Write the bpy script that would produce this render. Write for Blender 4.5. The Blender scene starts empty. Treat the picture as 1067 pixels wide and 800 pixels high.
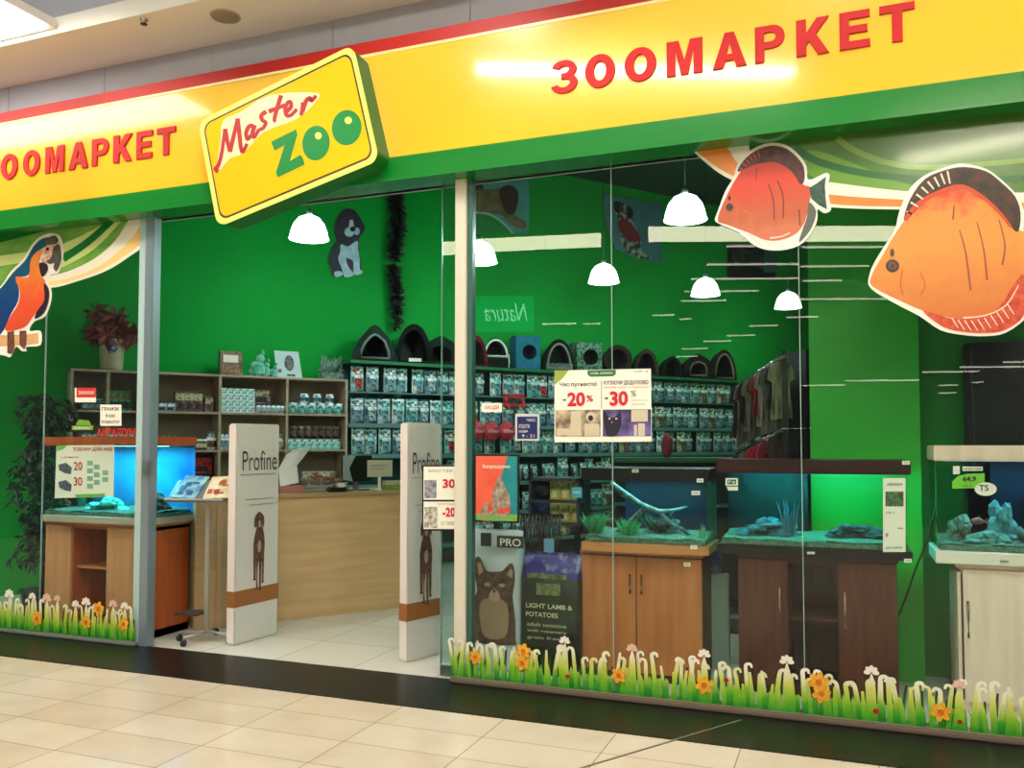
import bpy, bmesh, math, random
from mathutils import Vector, Matrix
random.seed(7)
S = bpy.context.scene
COL = S.collection
R = math.radians
PI = math.pi

# ---------------------------------------------------------------- camera
FPX, PITCH, YAW, SHY = 895.0, R(2.5), R(21.2), 22.9/1067
CAM = Vector((0, -4.85, 1.45))
cd = bpy.data.cameras.new('camera'); cam = bpy.data.objects.new('camera', cd); COL.objects.link(cam)
cd.lens = FPX/1067*36; cd.sensor_width = 36; cd.shift_y = SHY; cd.clip_end = 200
cam.location = CAM; cam.rotation_euler = (PI/2+PITCH, 0, YAW)
S.camera = cam
RM = Matrix.Rotation(YAW, 3, 'Z') @ Matrix.Rotation(PI/2+PITCH, 3, 'X')

def ray(px, py):
    return RM @ Vector(((px-533.5)/FPX, (400-py)/FPX + SHY*1067/FPX, -1))
def on_y(px, py, Y):
    d = ray(px, py); return CAM + d*((Y-CAM.y)/d.y)
def on_z(px, py, Z):
    d = ray(px, py); return CAM + d*((Z-CAM.z)/d.z)
# the long diagonal wall: point = WP + WD*t + WN*off ; WN looks into the shop
WP = Vector((-6.42, 1.88, 0)); WD = Vector((.603, .797, 0)).normalized(); WN = Vector((WD.y, -WD.x, 0))
WRZ = math.atan2(WD.y, WD.x)
def on_w(px, py, off=0.0):
    """t, z on the plane parallel to the diagonal wall"""
    d = ray(px, py); p0 = WP + WN*off
    k = (p0-CAM).dot(WN)/d.dot(WN); p = CAM + d*k
    return (p-p0).dot(WD), p.z
def wpt(t, off=0, z=0):
    return WP + WD*t + WN*off + Vector((0, 0, z))

# ---------------------------------------------------------------- materials
def lin(c):
    return tuple(((v/255)/12.92 if v/255 <= .04045 else ((v/255+.055)/1.055)**2.4) for v in c)
MC = {}
def M(name, c=(200,200,200), rough=.5, metal=0, c2=None, scale=8, stretch=None, emit=0, coat=0, bump=0, detail=3, spec=.5, kind='noise', lo=.35, hi=.65):
    if name in MC: return MC[name]
    m = bpy.data.materials.new(name); m.use_nodes = True; MC[name] = m
    nt = m.node_tree; N = nt.nodes; L = nt.links; b = N['Principled BSDF']
    col = (*lin(c), 1)
    b.inputs['Base Color'].default_value = col; b.inputs['Roughness'].default_value = rough
    b.inputs['Metallic'].default_value = metal; b.inputs['Coat Weight'].default_value = coat
    b.inputs['Coat Roughness'].default_value = .08
    b.inputs['Specular IOR Level'].default_value = spec
    if c2 or bump:
        tc = N.new('ShaderNodeTexCoord'); mp = N.new('ShaderNodeMapping')
        L.new(tc.outputs['Object'], mp.inputs[0]); mp.inputs['Scale'].default_value = stretch or (1, 1, 1)
        if kind == 'voronoi':
            n = N.new('ShaderNodeTexVoronoi'); n.inputs['Scale'].default_value = scale; out = n.outputs['Distance']
        else:
            n = N.new('ShaderNodeTexNoise'); n.inputs['Scale'].default_value = scale; n.inputs['Detail'].default_value = detail
            out = n.outputs['Fac']
        L.new(mp.outputs[0], n.inputs['Vector'])
        if c2:
            r = N.new('ShaderNodeValToRGB'); r.color_ramp.elements[0].color = col
            r.color_ramp.elements[1].color = (*lin(c2), 1); r.color_ramp.elements[0].position = lo; r.color_ramp.elements[1].position = hi
            L.new(out, r.inputs[0]); L.new(r.outputs[0], b.inputs['Base Color'])
            if emit: L.new(r.outputs[0], b.inputs['Emission Color'])
        if bump:
            bp = N.new('ShaderNodeBump'); bp.inputs['Strength'].default_value = bump; bp.inputs['Distance'].default_value = .01
            L.new(out, bp.inputs['Height']); L.new(bp.outputs[0], b.inputs['Normal'])
    if emit:
        if not c2: b.inputs['Emission Color'].default_value = col
        b.inputs['Emission Strength'].default_value = emit
    return m
def ramp_mat(name, axis, stops, rough=.5, span=(0, 1), mott=.32):
    """colour printed along one object axis (stickers)"""
    if name in MC: return MC[name]
    m = M(name, (100,100,100), rough); nt = m.node_tree; N = nt.nodes; L = nt.links; b = N['Principled BSDF']
    tc = N.new('ShaderNodeTexCoord'); sp = N.new('ShaderNodeSeparateXYZ'); mr = N.new('ShaderNodeMapRange'); r = N.new('ShaderNodeValToRGB')
    L.new(tc.outputs['Object'], sp.inputs[0]); L.new(sp.outputs['XYZ'.index(axis)], mr.inputs[0])
    mr.inputs[1].default_value, mr.inputs[2].default_value = span
    no = N.new('ShaderNodeTexNoise'); no.inputs['Scale'].default_value = 14; no.inputs['Detail'].default_value = 5; ad = N.new('ShaderNodeMath'); ad.operation = 'MULTIPLY_ADD'; ad.inputs[1].default_value = mott; sb = N.new('ShaderNodeMath'); sb.inputs[1].default_value = -mott/2
    L.new(tc.outputs['Object'], no.inputs['Vector']); L.new(no.outputs['Fac'], ad.inputs[0]); L.new(mr.outputs[0], ad.inputs[2]); L.new(ad.outputs[0], sb.inputs[0])
    L.new(sb.outputs[0], r.inputs[0]); L.new(r.outputs[0], b.inputs['Base Color'])
    e = r.color_ramp.elements
    while len(e) < len(stops): e.new(.5)
    for k, (p, c) in enumerate(stops): e[k].position = p; e[k].color = (*lin(c), 1)
    return m
def glass_mat(name, tint=(1, 1, 1), ior=1.5, rough=0.0, boost=.9):
    if name in MC: return MC[name]
    m = bpy.data.materials.new(name); m.use_nodes = True; MC[name] = m
    nt = m.node_tree; N = nt.nodes; L = nt.links; N.remove(N['Principled BSDF'])
    o = N['Material Output']; t = N.new('ShaderNodeBsdfTransparent'); g = N.new('ShaderNodeBsdfGlossy')
    fr = N.new('ShaderNodeFresnel'); mx = N.new('ShaderNodeMixShader'); mu = N.new('ShaderNodeMath')
    mu.operation = 'MULTIPLY'; mu.use_clamp = True
    ge = N.new('ShaderNodeNewGeometry'); fb = N.new('ShaderNodeMath'); fb.operation = 'MULTIPLY_ADD'; fb.inputs[1].default_value = -boost; fb.inputs[2].default_value = boost
    L.new(ge.outputs['Backfacing'], fb.inputs[0]); L.new(fb.outputs[0], mu.inputs[1])   # a pane mirrors on the face the ray meets
    t.inputs[0].default_value = (*tint, 1); g.inputs['Roughness'].default_value = rough; fr.inputs[0].default_value = ior
    L.new(fr.outputs[0], mu.inputs[0]); L.new(mu.outputs[0], mx.inputs[0]); L.new(t.outputs[0], mx.inputs[1]); L.new(g.outputs[0], mx.inputs[2])
    L.new(mx.outputs[0], o.inputs[0]); return m

# ---------------------------------------------------------------- mesh builder
class MB:
    def __init__(s): s.v = []; s.f = []; s.m = []; s.sm = []
    def add(s, vs, fs, mi=0, smooth=False, T=None):
        b = len(s.v)
        for v in vs:
            v = Vector(v); s.v.append(T @ v if T else v)
        for f in fs: s.f.append([b+i for i in f]); s.m.append(mi); s.sm.append(smooth)
        return s
    def box(s, x0, x1, y0, y1, z0, z1, mi=0, T=None):
        vs = [(x0,y0,z0),(x1,y0,z0),(x1,y1,z0),(x0,y1,z0),(x0,y0,z1),(x1,y0,z1),(x1,y1,z1),(x0,y1,z1)]
        return s.add(vs, [(0,3,2,1),(4,5,6,7),(0,1,5,4),(1,2,6,5),(2,3,7,6),(3,0,4,7)], mi, T=T)
    def prism(s, pts, y0, y1, mi=0, T=None, smooth=False):
        """polygon in XZ extruded along y"""
        if isinstance(pts, Rib):
            h = len(pts)//2; l, r = list(pts[:h]), list(pts[h:])[::-1]
            for i in range(h-1):
                q = [l[i], l[i+1], r[i+1], r[i]]; a = sum(q[j][0]*q[(j+1)%4][1]-q[(j+1)%4][0]*q[j][1] for j in range(4))
                if a < 0: q = q[::-1]
                s.add([(p[0], y0, p[1]) for p in q], [(0, 1, 2, 3)], mi, T=T)
            n = len(pts); return s.add([(p[0], y, p[1]) for y in (y0, y1) for p in pts], [(i, i+n, (i+1)%n+n, (i+1)%n) for i in range(n)], mi, T=T)
        n = len(pts); a = sum(pts[i][0]*pts[(i+1)%n][1]-pts[(i+1)%n][0]*pts[i][1] for i in range(n))
        if a < 0: pts = pts[::-1]
        vs = [(p[0], y0, p[1]) for p in pts]+[(p[0], y1, p[1]) for p in pts]
        return s.add(vs, [list(range(n)), list(range(2*n-1, n-1, -1))]+[(i, i+n, (i+1)%n+n, (i+1)%n) for i in range(n)], mi, T=T)
    def slab(s, pts, z0, z1, mi=0, T=None):
        """polygon in XY extruded along z"""
        n = len(pts); a = sum(pts[i][0]*pts[(i+1)%n][1]-pts[(i+1)%n][0]*pts[i][1] for i in range(n))
        if a < 0: pts = pts[::-1]
        vs = [(p[0], p[1], z0) for p in pts]+[(p[0], p[1], z1) for p in pts]
        return s.add(vs, [list(range(n-1, -1, -1)), list(range(n, 2*n))]+[(i, (i+1)%n, (i+1)%n+n, i+n) for i in range(n)], mi, T=T)
    def tube(s, pts, r, n=8, mi=0, T=None):
        pts = [Vector(p) for p in pts]; k = len(pts); rs = r if isinstance(r, (list, tuple)) else [r]*k
        vs = []; up = Vector((0, 0, 1))
        for i, p in enumerate(pts):
            d = (pts[min(i+1, k-1)]-pts[max(i-1, 0)]).normalized()
            a = d.cross(up); a = a.normalized() if a.length > .05 else Vector((1, 0, 0)); b = a.cross(d).normalized()
            for j in range(n):
                t = 2*PI*j/n; vs.append(p+a*math.cos(t)*rs[i]+b*math.sin(t)*rs[i])
        fs = [(i*n+j, (i+1)*n+j, (i+1)*n+(j+1)%n, i*n+(j+1)%n) for i in range(k-1) for j in range(n)]
        s.add(vs, fs, mi, True, T); b0 = len(s.v)-len(vs)
        s.f.append([b0+j for j in range(n)]); s.f.append([b0+(k-1)*n+j for j in range(n-1, -1, -1)]); s.m += [mi, mi]; s.sm += [False, False]
        return s
    def lathe(s, prof, n=24, c=(0, 0, 0), mi=0, T=None):
        vs = [(c[0]+r*math.cos(2*PI*j/n), c[1]+r*math.sin(2*PI*j/n), c[2]+z) for r, z in prof for j in range(n)]
        fs = [(i*n+j, i*n+(j+1)%n, (i+1)*n+(j+1)%n, (i+1)*n+j) for i in range(len(prof)-1) for j in range(n)]
        return s.add(vs, fs, mi, True, T)
    def blob(s, c, r, jit=.0, sub=2, mi=0, seed=0):
        bm = bmesh.new(); bmesh.ops.create_icosphere(bm, subdivisions=sub, radius=1); rnd = random.Random(seed)
        r = r if isinstance(r, (list, tuple)) else (r, r, r)
        vs = []
        for v in bm.verts:
            k = 1+rnd.uniform(-jit, jit); vs.append((c[0]+v.co.x*r[0]*k, c[1]+v.co.y*r[1]*k, c[2]+v.co.z*r[2]*k))
        fs = [[v.index for v in f.verts] for f in bm.faces]; bm.free()
        return s.add(vs, fs, mi, jit < .12)
    def leaf(s, base, tip, w, mi=0, up=None):
        base = Vector(base); tip = Vector(tip); d = tip-base
        a = d.cross(up or Vector((random.uniform(-1, 1), random.uniform(-1, 1), random.uniform(-1, 1))))
        a = a.normalized() if a.length > 1e-5 else Vector((1, 0, 0)); nrm = a.cross(d).normalized()*w*.25
        m = base+d*.45
        return s.add([base, m+a*w*.5+nrm, tip, m-a*w*.5+nrm, m], [(0, 1, 4), (1, 2, 4), (2, 3, 4), (3, 0, 4)], mi)
    def mesh(s, name, mats, bev=0):
        me = bpy.data.meshes.new(name); me.from_pydata([tuple(v) for v in s.v], [], s.f)
        for m in (mats if isinstance(mats, (list, tuple)) else [mats]): me.materials.append(m)
        for p, mi, sm in zip(me.polygons, s.m, s.sm): p.material_index = mi; p.use_smooth = sm
        if bev:
            bm = bmesh.new(); bm.from_mesh(me)
            es = [e for e in bm.edges if len(e.link_faces) == 2 and e.calc_face_angle(0) > .6]
            bmesh.ops.bevel(bm, geom=es, offset=bev, segments=2, affect='EDGES', clamp_overlap=True); bm.to_mesh(me); bm.free()
        me.update(); return me
    def build(s, name, mats, parent=None, bev=0):
        o = bpy.data.objects.new(name, s.mesh(name, mats, bev)); COL.objects.link(o)
        if parent: o.parent = parent
        return o
def tag(o, label, cat, group=None):
    o['label'] = label; o['category'] = cat
    if group: o['group'] = group
    return o
def thing(name, label, cat, loc=(0, 0, 0), rz=0, group=None):
    o = bpy.data.objects.new(name, None); COL.objects.link(o); o.empty_display_size = .1
    o.location = loc; o.rotation_euler = (0, 0, rz); return tag(o, label, cat, group)
def solo(mb, name, mats, label, cat, loc=(0, 0, 0), rz=0, group=None, bev=0):
    o = mb.build(name, mats, None, bev); o.location = loc; o.rotation_euler = (0, 0, rz); return tag(o, label, cat, group)
def struct(mb, name, mats, parent=None, bev=0):
    o = mb.build(name, mats, parent, bev)
    if not parent: o['kind'] = 'structure'
    return o
def copy_tree(o, parent=None):
    c = o.copy(); COL.objects.link(c); c.parent = parent
    for ch in list(o.children): copy_tree(ch, c)
    return c
def smoothed(pts, k=5, closed=True):
    n = len(pts); out = []
    for i in range(n if closed else n-1):
        g = lambda j: pts[j % n] if closed else pts[max(0, min(n-1, j))]
        p0, p1, p2, p3 = g(i-1), g(i), g(i+1), g(i+2)
        for s_ in range(k):
            t = s_/k
            out.append(tuple(.5*(2*p1[a]+(p2[a]-p0[a])*t+(2*p0[a]-5*p1[a]+4*p2[a]-p3[a])*t*t+(3*p1[a]-p0[a]-3*p2[a]+p3[a])*t**3) for a in (0, 1)))
    if not closed: out.append(tuple(pts[-1]))
    return out
class Rib(list): pass
def ribbon(pts, w, w2=None):
    """2D outline of a stroke"""
    w2 = w if w2 is None else w2; n = len(pts); l = []; r = []
    for i, p in enumerate(pts):
        a = pts[max(0, i-1)]; b = pts[min(n-1, i+1)]; dx, dy = b[0]-a[0], b[1]-a[1]; q = math.hypot(dx, dy) or 1
        ww = (w+(w2-w)*i/(n-1))/2; l.append((p[0]-dy/q*ww, p[1]+dx/q*ww)); r.append((p[0]+dy/q*ww, p[1]-dx/q*ww))
    return Rib(l+r[::-1])
def ell(cx, cy, rx, ry, n=24, a=0):
    return [(cx+rx*math.cos(t)*math.cos(a)-ry*math.sin(t)*math.sin(a), cy+rx*math.cos(t)*math.sin(a)+ry*math.sin(t)*math.cos(a)) for t in (2*PI*i/n for i in range(n))]
TX = {}
def glyphs(s, bold=.0):
    """(verts 0..1, faces, aspect) of a text's flat mesh"""
    if (s, bold) in TX: return TX[(s, bold)]
    cu = bpy.data.curves.new('t', 'FONT'); cu.body = s; cu.offset = bold; cu.resolution_u = 4
    ob = bpy.data.objects.new('t', cu); COL.objects.link(ob)
    bpy.context.view_layer.update()
    me = bpy.data.meshes.new_from_object(ob.evaluated_get(bpy.context.evaluated_depsgraph_get()))
    vs = [v.co.copy() for v in me.vertices]; fs = [list(p.vertices) for p in me.polygons]
    bpy.data.objects.remove(ob); bpy.data.curves.remove(cu); bpy.data.meshes.remove(me)
    x0 = min(v.x for v in vs); x1 = max(v.x for v in vs); y0 = min(v.y for v in vs); y1 = max(v.y for v in vs)
    r = ([((v.x-x0)/(x1-x0), (v.y-y0)/(y1-y0)) for v in vs], fs, (x1-x0)/(y1-y0)); TX[(s, bold)] = r; return r
def put_text(mb, s, f, y, bold=0, mi=0, th=0):
    """f maps (0..1, 0..1) to (x, z)"""
    vs, fs, _ = glyphs(s, bold); P = [f(a, b) for a, b in vs]
    mb.add([(p[0], y, p[1]) for p in P], fs, mi)
    if th:
        # front and sides for raised letters
        edges = {}
        for fc in fs:
            for i in range(len(fc)):
                e = (fc[i], fc[(i+1) % len(fc)]); edges[e] = 1
        rim = [e for e in edges if (e[1], e[0]) not in edges]
        n = len(P); mb.add([(p[0], y, p[1]) for p in P]+[(p[0], y+th, p[1]) for p in P], [(a, b, b+n, a+n) for a, b in rim], mi)
    return mb

class Flat:
    """flat printed thing on the shop glass ('F', Y) or on the diagonal wall ('W', off); all sizes in metres on that plane"""
    def __init__(s, plane, at, name, label, cat, group=None, step=.0012):
        s.plane = plane; s.step = step; s.k = 0
        if plane[0] == 'F':
            p = on_y(*at, plane[1]); s.o = (p.x, p.z); loc = p; rz = 0
        else:
            t, z = on_w(*at, plane[1]); s.o = (t, z); loc = wpt(t, plane[1], z); rz = WRZ
        s.root = thing(name, label, cat, loc, rz, group)
    def uv(s, p):
        if s.plane[0] == 'F': q = on_y(p[0], p[1], s.plane[1]); return (q.x-s.o[0], q.z-s.o[1])
        t, z = on_w(p[0], p[1], s.plane[1]); return (t-s.o[0], z-s.o[1])
    def poly(s, name, mat, polys, layer=0, smooth=0, th=None):
        mb = MB()
        for i_, q in enumerate(polys):
            if smooth and not isinstance(q, Rib): q = smoothed(q, smooth)
            y1 = -s.step*(layer+.06*i_); mb.prism((Rib if isinstance(q, Rib) else list)([s.uv(p) for p in q]), y1-s.step*.8, y1 if th is None else y1+th)
        return mb.build(name, mat, s.root)
    def text(s, name, mat, items, layer=1):
        mb = MB()
        for txt, quad, bold in items:
            if len(quad) == 4 and not isinstance(quad[0], (tuple, list)):
                x0, y0, x1, y1 = quad; quad = [(x0, y0), (x1, y0), (x1, y1), (x0, y1)]
            TL, TR, BR, BL = quad
            def f(a, b):
                u = [TL[i]*(1-a)+TR[i]*a for i in (0, 1)]; l = [BL[i]*(1-a)+BR[i]*a for i in (0, 1)]
                return s.uv((l[0]*(1-b)+u[0]*b, l[1]*(1-b)+u[1]*b))
            put_text(mb, txt, f, -s.step*(layer+.9), bold)
        return mb.build(name, mat, s.root)
def rect(x0, y0, x1, y1): return [(x0, y0), (x1, y0), (x1, y1), (x0, y1)]

# ---------------------------------------------------------------- common materials
WHITE = M('white_paint', (226,224,218), .4); BLACK = M('black_plastic', (14,14,15), .35)
GREENW = M('green_wall_paint', (2,146,50), .75, c2=(2,138,46), scale=1.2, spec=.2)
GREENB = M('bright_green_panel', (36,168,40), .45, c2=(32,160,38), scale=2)
ALU = M('aluminium', (150,165,172), .35, .6); CREAMP = M('cream_post_paint', (214,206,186), .4)
CHROME = M('chrome', (190,190,190), .15, 1)
WOODO = M('orange_wood', (186,116,62), .4, c2=(172,100,50), scale=3, stretch=(6,6,.6), coat=.1)
WOODD = M('dark_brown_wood', (70,28,14), .35, c2=(50,18,9), scale=4, stretch=(8,8,.7), coat=.2)
WOODL = M('beige_laminate', (196,162,116), .5, c2=(184,150,104), scale=3, stretch=(.6,.6,6))
WOODS = M('grey_brown_shelf_laminate', (176,154,132), .55, c2=(164,142,122), scale=3, stretch=(.7,.7,6))
WOODW = M('pale_cream_wood', (236,212,194), .45, c2=(226,200,180), scale=3, stretch=(6,6,.7))
WOODR = M('red_orange_wood', (176,86,38), .4, c2=(160,72,30), scale=3, stretch=(6,6,.7))
GLASS = glass_mat('shop_glass', (.93,.975,.955), 1.5)
TANKG = glass_mat('tank_glass', (.93,.98,.97), 1.4)
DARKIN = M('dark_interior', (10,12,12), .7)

# ================================================================ SETTING
YF = -.15                                  # fascia front
# mall floor with tiles
m = M('mall_floor_tiles', (222,204,178), .13, coat=.0); nt = m.node_tree; N = nt.nodes; L = nt.links; b = N['Principled BSDF']
tc = N.new('ShaderNodeTexCoord'); mp = N.new('ShaderNodeMapping'); br = N.new('ShaderNodeTexBrick')
mp.inputs['Location'].default_value = (1.093+.605*20, .58+.30*60, 0)
br.offset = 0; br.inputs['Scale'].default_value = 1; br.inputs['Brick Width'].default_value = .605; br.inputs['Row Height'].default_value = .30
br.inputs['Mortar Size'].default_value = .0024; br.inputs['Mortar Smooth'].default_value = .1
br.inputs['Color1'].default_value = (*lin((204,190,168)), 1); br.inputs['Color2'].default_value = (*lin((196,180,156)), 1); br.inputs['Mortar'].default_value = (*lin((132,114,92)), 1)
no = N.new('ShaderNodeTexNoise'); no.inputs['Scale'].default_value = 2.5; no.inputs['Detail'].default_value = 6
mx = N.new('ShaderNodeMixRGB'); mx.blend_type = 'MULTIPLY'; mx.inputs[0].default_value = .35
rr = N.new('ShaderNodeValToRGB'); rr.color_ramp.elements[0].color = (.72,.66,.56,1); rr.color_ramp.elements[1].color = (1,1,1,1); rr.color_ramp.elements[0].position = .3; rr.color_ramp.elements[1].position = .6
L.new(tc.outputs['Object'], mp.inputs[0]); L.new(mp.outputs[0], br.inputs['Vector']); L.new(tc.outputs['Object'], no.inputs['Vector'])
L.new(no.outputs['Fac'], rr.inputs[0]); L.new(br.outputs['Color'], mx.inputs[1]); L.new(rr.outputs[0], mx.inputs[2]); L.new(mx.outputs[0], b.inputs['Base Color'])
TILES = m
struct(MB().box(-12, 5, -12, -.58, -.05, 0), 'floor', TILES)
SHOPF = M('shop_floor_stone', (196,190,176), .2)
nt = SHOPF.node_tree; N = nt.nodes; L = nt.links; b = N['Principled BSDF']; tc = N.new('ShaderNodeTexCoord'); br = N.new('ShaderNodeTexBrick')
br.offset = 0; br.inputs['Scale'].default_value = 1; br.inputs['Brick Width'].default_value = .6; br.inputs['Row Height'].default_value = .6; br.inputs['Mortar Size'].default_value = .003
for k_, c_ in (('Color1', (198,194,180)), ('Color2', (188,184,170)), ('Mortar', (140,134,122))): br.inputs[k_].default_value = (*lin(c_), 1)
L.new(tc.outputs['Object'], br.inputs['Vector']); L.new(br.outputs['Color'], b.inputs['Base Color'])
struct(MB().box(-11, 5, 0, 13, -.05, 0), 'floor', SHOPF)
GRAN = M('black_granite', (9,8,7), .32, c2=(20,17,13), scale=60, detail=5, spec=.22)
struct(MB().box(-12, 5, -.58, 0, -.05, .004), 'trim_1', GRAN)
q1, q2 = on_z(611, 798, .004), on_z(772, 750, .004); q0 = q1-(q2-q1)*.6; dv = (q2-q0).normalized(); nv = Vector((-dv.y, dv.x, 0))*.004
struct(MB().slab([tuple((q0+nv)[:2]), tuple((q0-nv)[:2]), tuple((q2-nv)[:2]), tuple((q2+nv)[:2])], .0005, .0055), 'trim_9', M('floor_strip', (120,110,96), .4))
# window sills
SILL = M('brown_sill', (112,96,82), .4)
XL0, XL1 = -8.2, on_y(148, 600, 0).x       # left window span
XD = on_y(157, 600, 0).x                   # door opening
XR0, XR1 = on_y(475, 600, 0).x, on_y(487, 600, 0).x
struct(MB().box(XL0, XL1, -.06, .04, .004, .032), 'trim_2', M('grey_sill', (120,124,114), .35), bev=.008)
struct(MB().box(XR0-.01, 3.2, -.075, .04, .004, .036), 'trim_3', SILL, bev=.008)

# diagonal wall, partition, ceilings
def wall_from(t0, t1, off, th, z0, z1):
    a, b_, c, d = wpt(t0, off), wpt(t1, off), wpt(t1, off-th), wpt(t0, off-th)
    return MB().slab([(p.x, p.y) for p in (a, b_, c, d)], z0, z1)
WOFF = -.40
struct(wall_from(-3.4, 12.5, WOFF, .1, 0, 5.2), 'wall_back', GREENW)
COLX0 = on_y(845, 500, .95).x; COLX1 = on_y(960, 500, .95).x
struct(MB().box(COLX0, COLX1, .95, 11.5, 0, 5.2), 'wall_partition', GREENB)
struct(MB().box(COLX1, 3.2, 1.15, 1.25, 0, 5.2), 'wall_right', M('deep_green_wall', (8,130,36), .6, c2=(7,120,32), scale=2))
struct(MB().box(-12, 5, .05, 13, 5.15, 5.25), 'ceiling', M('dark_green_ceiling', (4,52,22), .7, c2=(3,40,16), scale=1))
# wall over the sign and the soffit with its light panel
WALLP = M('wall_cladding', (176,178,192), .5, c2=(168,170,182), scale=1.5)
mbw = MB()
xs = [-12]; px_j = [21, 70, 221, 340, 345]
jx = [on_y(21, 100, 0).x, on_y(221, 60, 0).x, on_y(347, 30, 0).x]
step = jx[2]-jx[1]
cuts = sorted([jx[1]+step*k for k in range(-8, 12)])
for a, c in zip(cuts[:-1], cuts[1:]): mbw.box(a+.003, c-.003, 0, .1, 3.1, 4.3)
mbw.box(cuts[0], cuts[-1], .02, .12, 3.1, 4.3)
mbw.box(cuts[0], cuts[-1], .1, .2, 4.3, 5.2)
struct(mbw, 'wall_front', WALLP)
struct(MB().box(-12, 5, -.53, .1, 4.3, 4.42), 'ceiling', M('soffit_paint', (228,224,216), .55))
PANEL = M('light_panel_glow', (255,250,240), .5, emit=8)
t = thing('ceiling_light', 'broad glowing white ceiling light panel above the soffit at the upper left corner', 'ceiling light', (-6.9, -.97, 4.31))
MB().box(-1.9, 1.8, -.38, .38, .0, .02).build('diffuser', PANEL, t)
MB().box(-1.94, 1.84, -.42, .42, .02, .08).build('housing', WHITE, t)
# sprinkler and recessed speaker in the soffit
p = on_z(150, 20, 4.3)
t = thing('sprinkler', 'small dark sprinkler head hanging from the soffit above the sign', 'sprinkler', (p.x, p.y, 4.3))
MB().lathe([(.028, 0), (.028, -.006), (.010, -.008), (.010, -.03)], 12).build('rosette', CHROME, t)
MB().lathe([(.0, -.03), (.024, -.032), (.024, -.036), (0, -.038)], 12).build('deflector', M('sprinkler_metal', (70,60,50), .4, .7), t)
p = on_z(235, 17, 4.3)
t = thing('ceiling_speaker', 'round beige recessed speaker in the soffit above the tilted sign', 'speaker', (p.x, p.y, 4.3))
MB().lathe([(.0, -.004), (.085, -.004), (.09, 0)], 24).build('grille', M('speaker_grille', (150,138,120), .6), t)
MB().lathe([(.09, 0), (.093, -.008), (.1, 0)], 24).build('rim', M('speaker_rim', (176,164,146), .5), t)

# posts
def post(x0, x1, mat, mat2, name):
    mb = MB().box(x0, x1, -.03, .05, 0, 3.14)
    o = struct(mb, name, mat, bev=.006); return o
po = post(XL1, XD, ALU, None, 'trim_4')
MB().box(XL1-.065, XL1, -.015, .035, .03, 3.14).build('glazing_bead', M('pale_bead', (170,196,192), .3), po)
l = on_y(155, 487, -.03)
MB().box(l.x-.035, l.x+.045, -.075, -.03, l.z-.05, l.z+.05).build('door_lock', M('lock_metal', (150,160,160), .3, .8), po, bev=.012)
po = post(XR0, XR1, CREAMP, None, 'trim_5')
MB().box(XR1, XR1+.035, -.012, .04, .03, 3.14).build('glazing_bead', M('teal_bead', (52,92,84), .3), po)
# glass
def pane(n, xs_, y=0.0, z0=.034, z1=3.14):
    for k, (a, c) in enumerate(zip(xs_[:-1], xs_[1:])):
        w = struct(MB().box(a+.002, c-.002, y, y+.01, z0, z1), f'window_{n+k}', GLASS)
SE = M('glass_edge_silicone', (150,180,165), .3)
s1 = on_y(44, 500, 0).x; s2 = on_y(638, 450, 0).x; s3 = on_y(834, 400, 0).x
pane(1, [XL0, s1, XL1-.065]); pane(3, [XR1+.035, s2, s3, 3.2])
for k, sx in enumerate((s1, s2, s3)):
    struct(MB().box(sx-.002, sx+.002, -.001, .011, .034, 3.14), f'trim_{6+k}', SE)
# sliding door leaf parked beside the right post
dx0 = on_y(460, 600, .07).x
d = struct(MB().box(dx0, XR0+.05, .065, .077, .02, 3.1), 'door_1', glass_mat('door_glass', (.80,.93,.90), 1.5))
MB().box(dx0-.004, dx0, .063, .079, .02, 3.1).build('glass_edge', M('bright_glass_edge', (120,165,150), .2), d)
MB().box(dx0, XR0, .055, .087, .0, .06).build('bottom_rail', M('rail_metal', (110,120,120), .3, .7), d)

# ================================================================ FASCIA SIGN
def zf(px, py, Y=YF): return on_y(px, py, Y).z
zG0 = (zf(0, 240)+zf(700, 152))/2; zY0 = (zf(0, 220)+zf(1067, 75))/2; zY1 = (zf(0, 131)+zf(460, 43))/2; zR1 = (zf(0, 118)+zf(460, 26))/2
print('fascia z', zG0, zY0, zY1, zR1, [zf(0,240), zf(700,152), zf(0,220), zf(1067,75), zf(0,131), zf(460,43)])
fas = thing('shop_sign', 'long yellow shop fascia sign with red letters, green lower band and red top band', 'sign', (-3.5, YF, zG0))
def fx(x): return x+3.5
YEL = M('yellow_vinyl', (250,190,34), .2, coat=1, spec=.5)
RED = M('red_band_paint', (182,30,20), .45, spec=.3); GRNB = M('green_band_paint', (2,122,34), .22, coat=.3)
MB().box(-8.4, 6.7, 0, .14, zY0-zG0, zY1-zG0).build('yellow_panel', YEL, fas)
MB().box(-8.4, 6.7, .012, .14, zY1-zG0+.012, zR1-zG0).build('red_band', RED, fas)
MB().box(-8.4, 6.7, -.004, .0, zY1-zG0-.006, zY1-zG0+.012).add([], []).box(-8.4, 6.7, 0, .14, zY1-zG0, zY1-zG0+.012).build('pale_edge_trim', M('pale_yellow_trim', (240,222,150), .3), fas)
MB().box(-8.4, 6.7, -.012, .2, 0, zY0-zG0).build('green_band', GRNB, fas)
LET = M('red_letter_vinyl', (196,20,14), .55, spec=.3)
def arc(cx, cy, rx, ry, a0, a1, n=12): return [(cx+rx*math.cos(R(a0+(a1-a0)*k/n)), cy+ry*math.sin(R(a0+(a1-a0)*k/n))) for k in range(n+1)]
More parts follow.
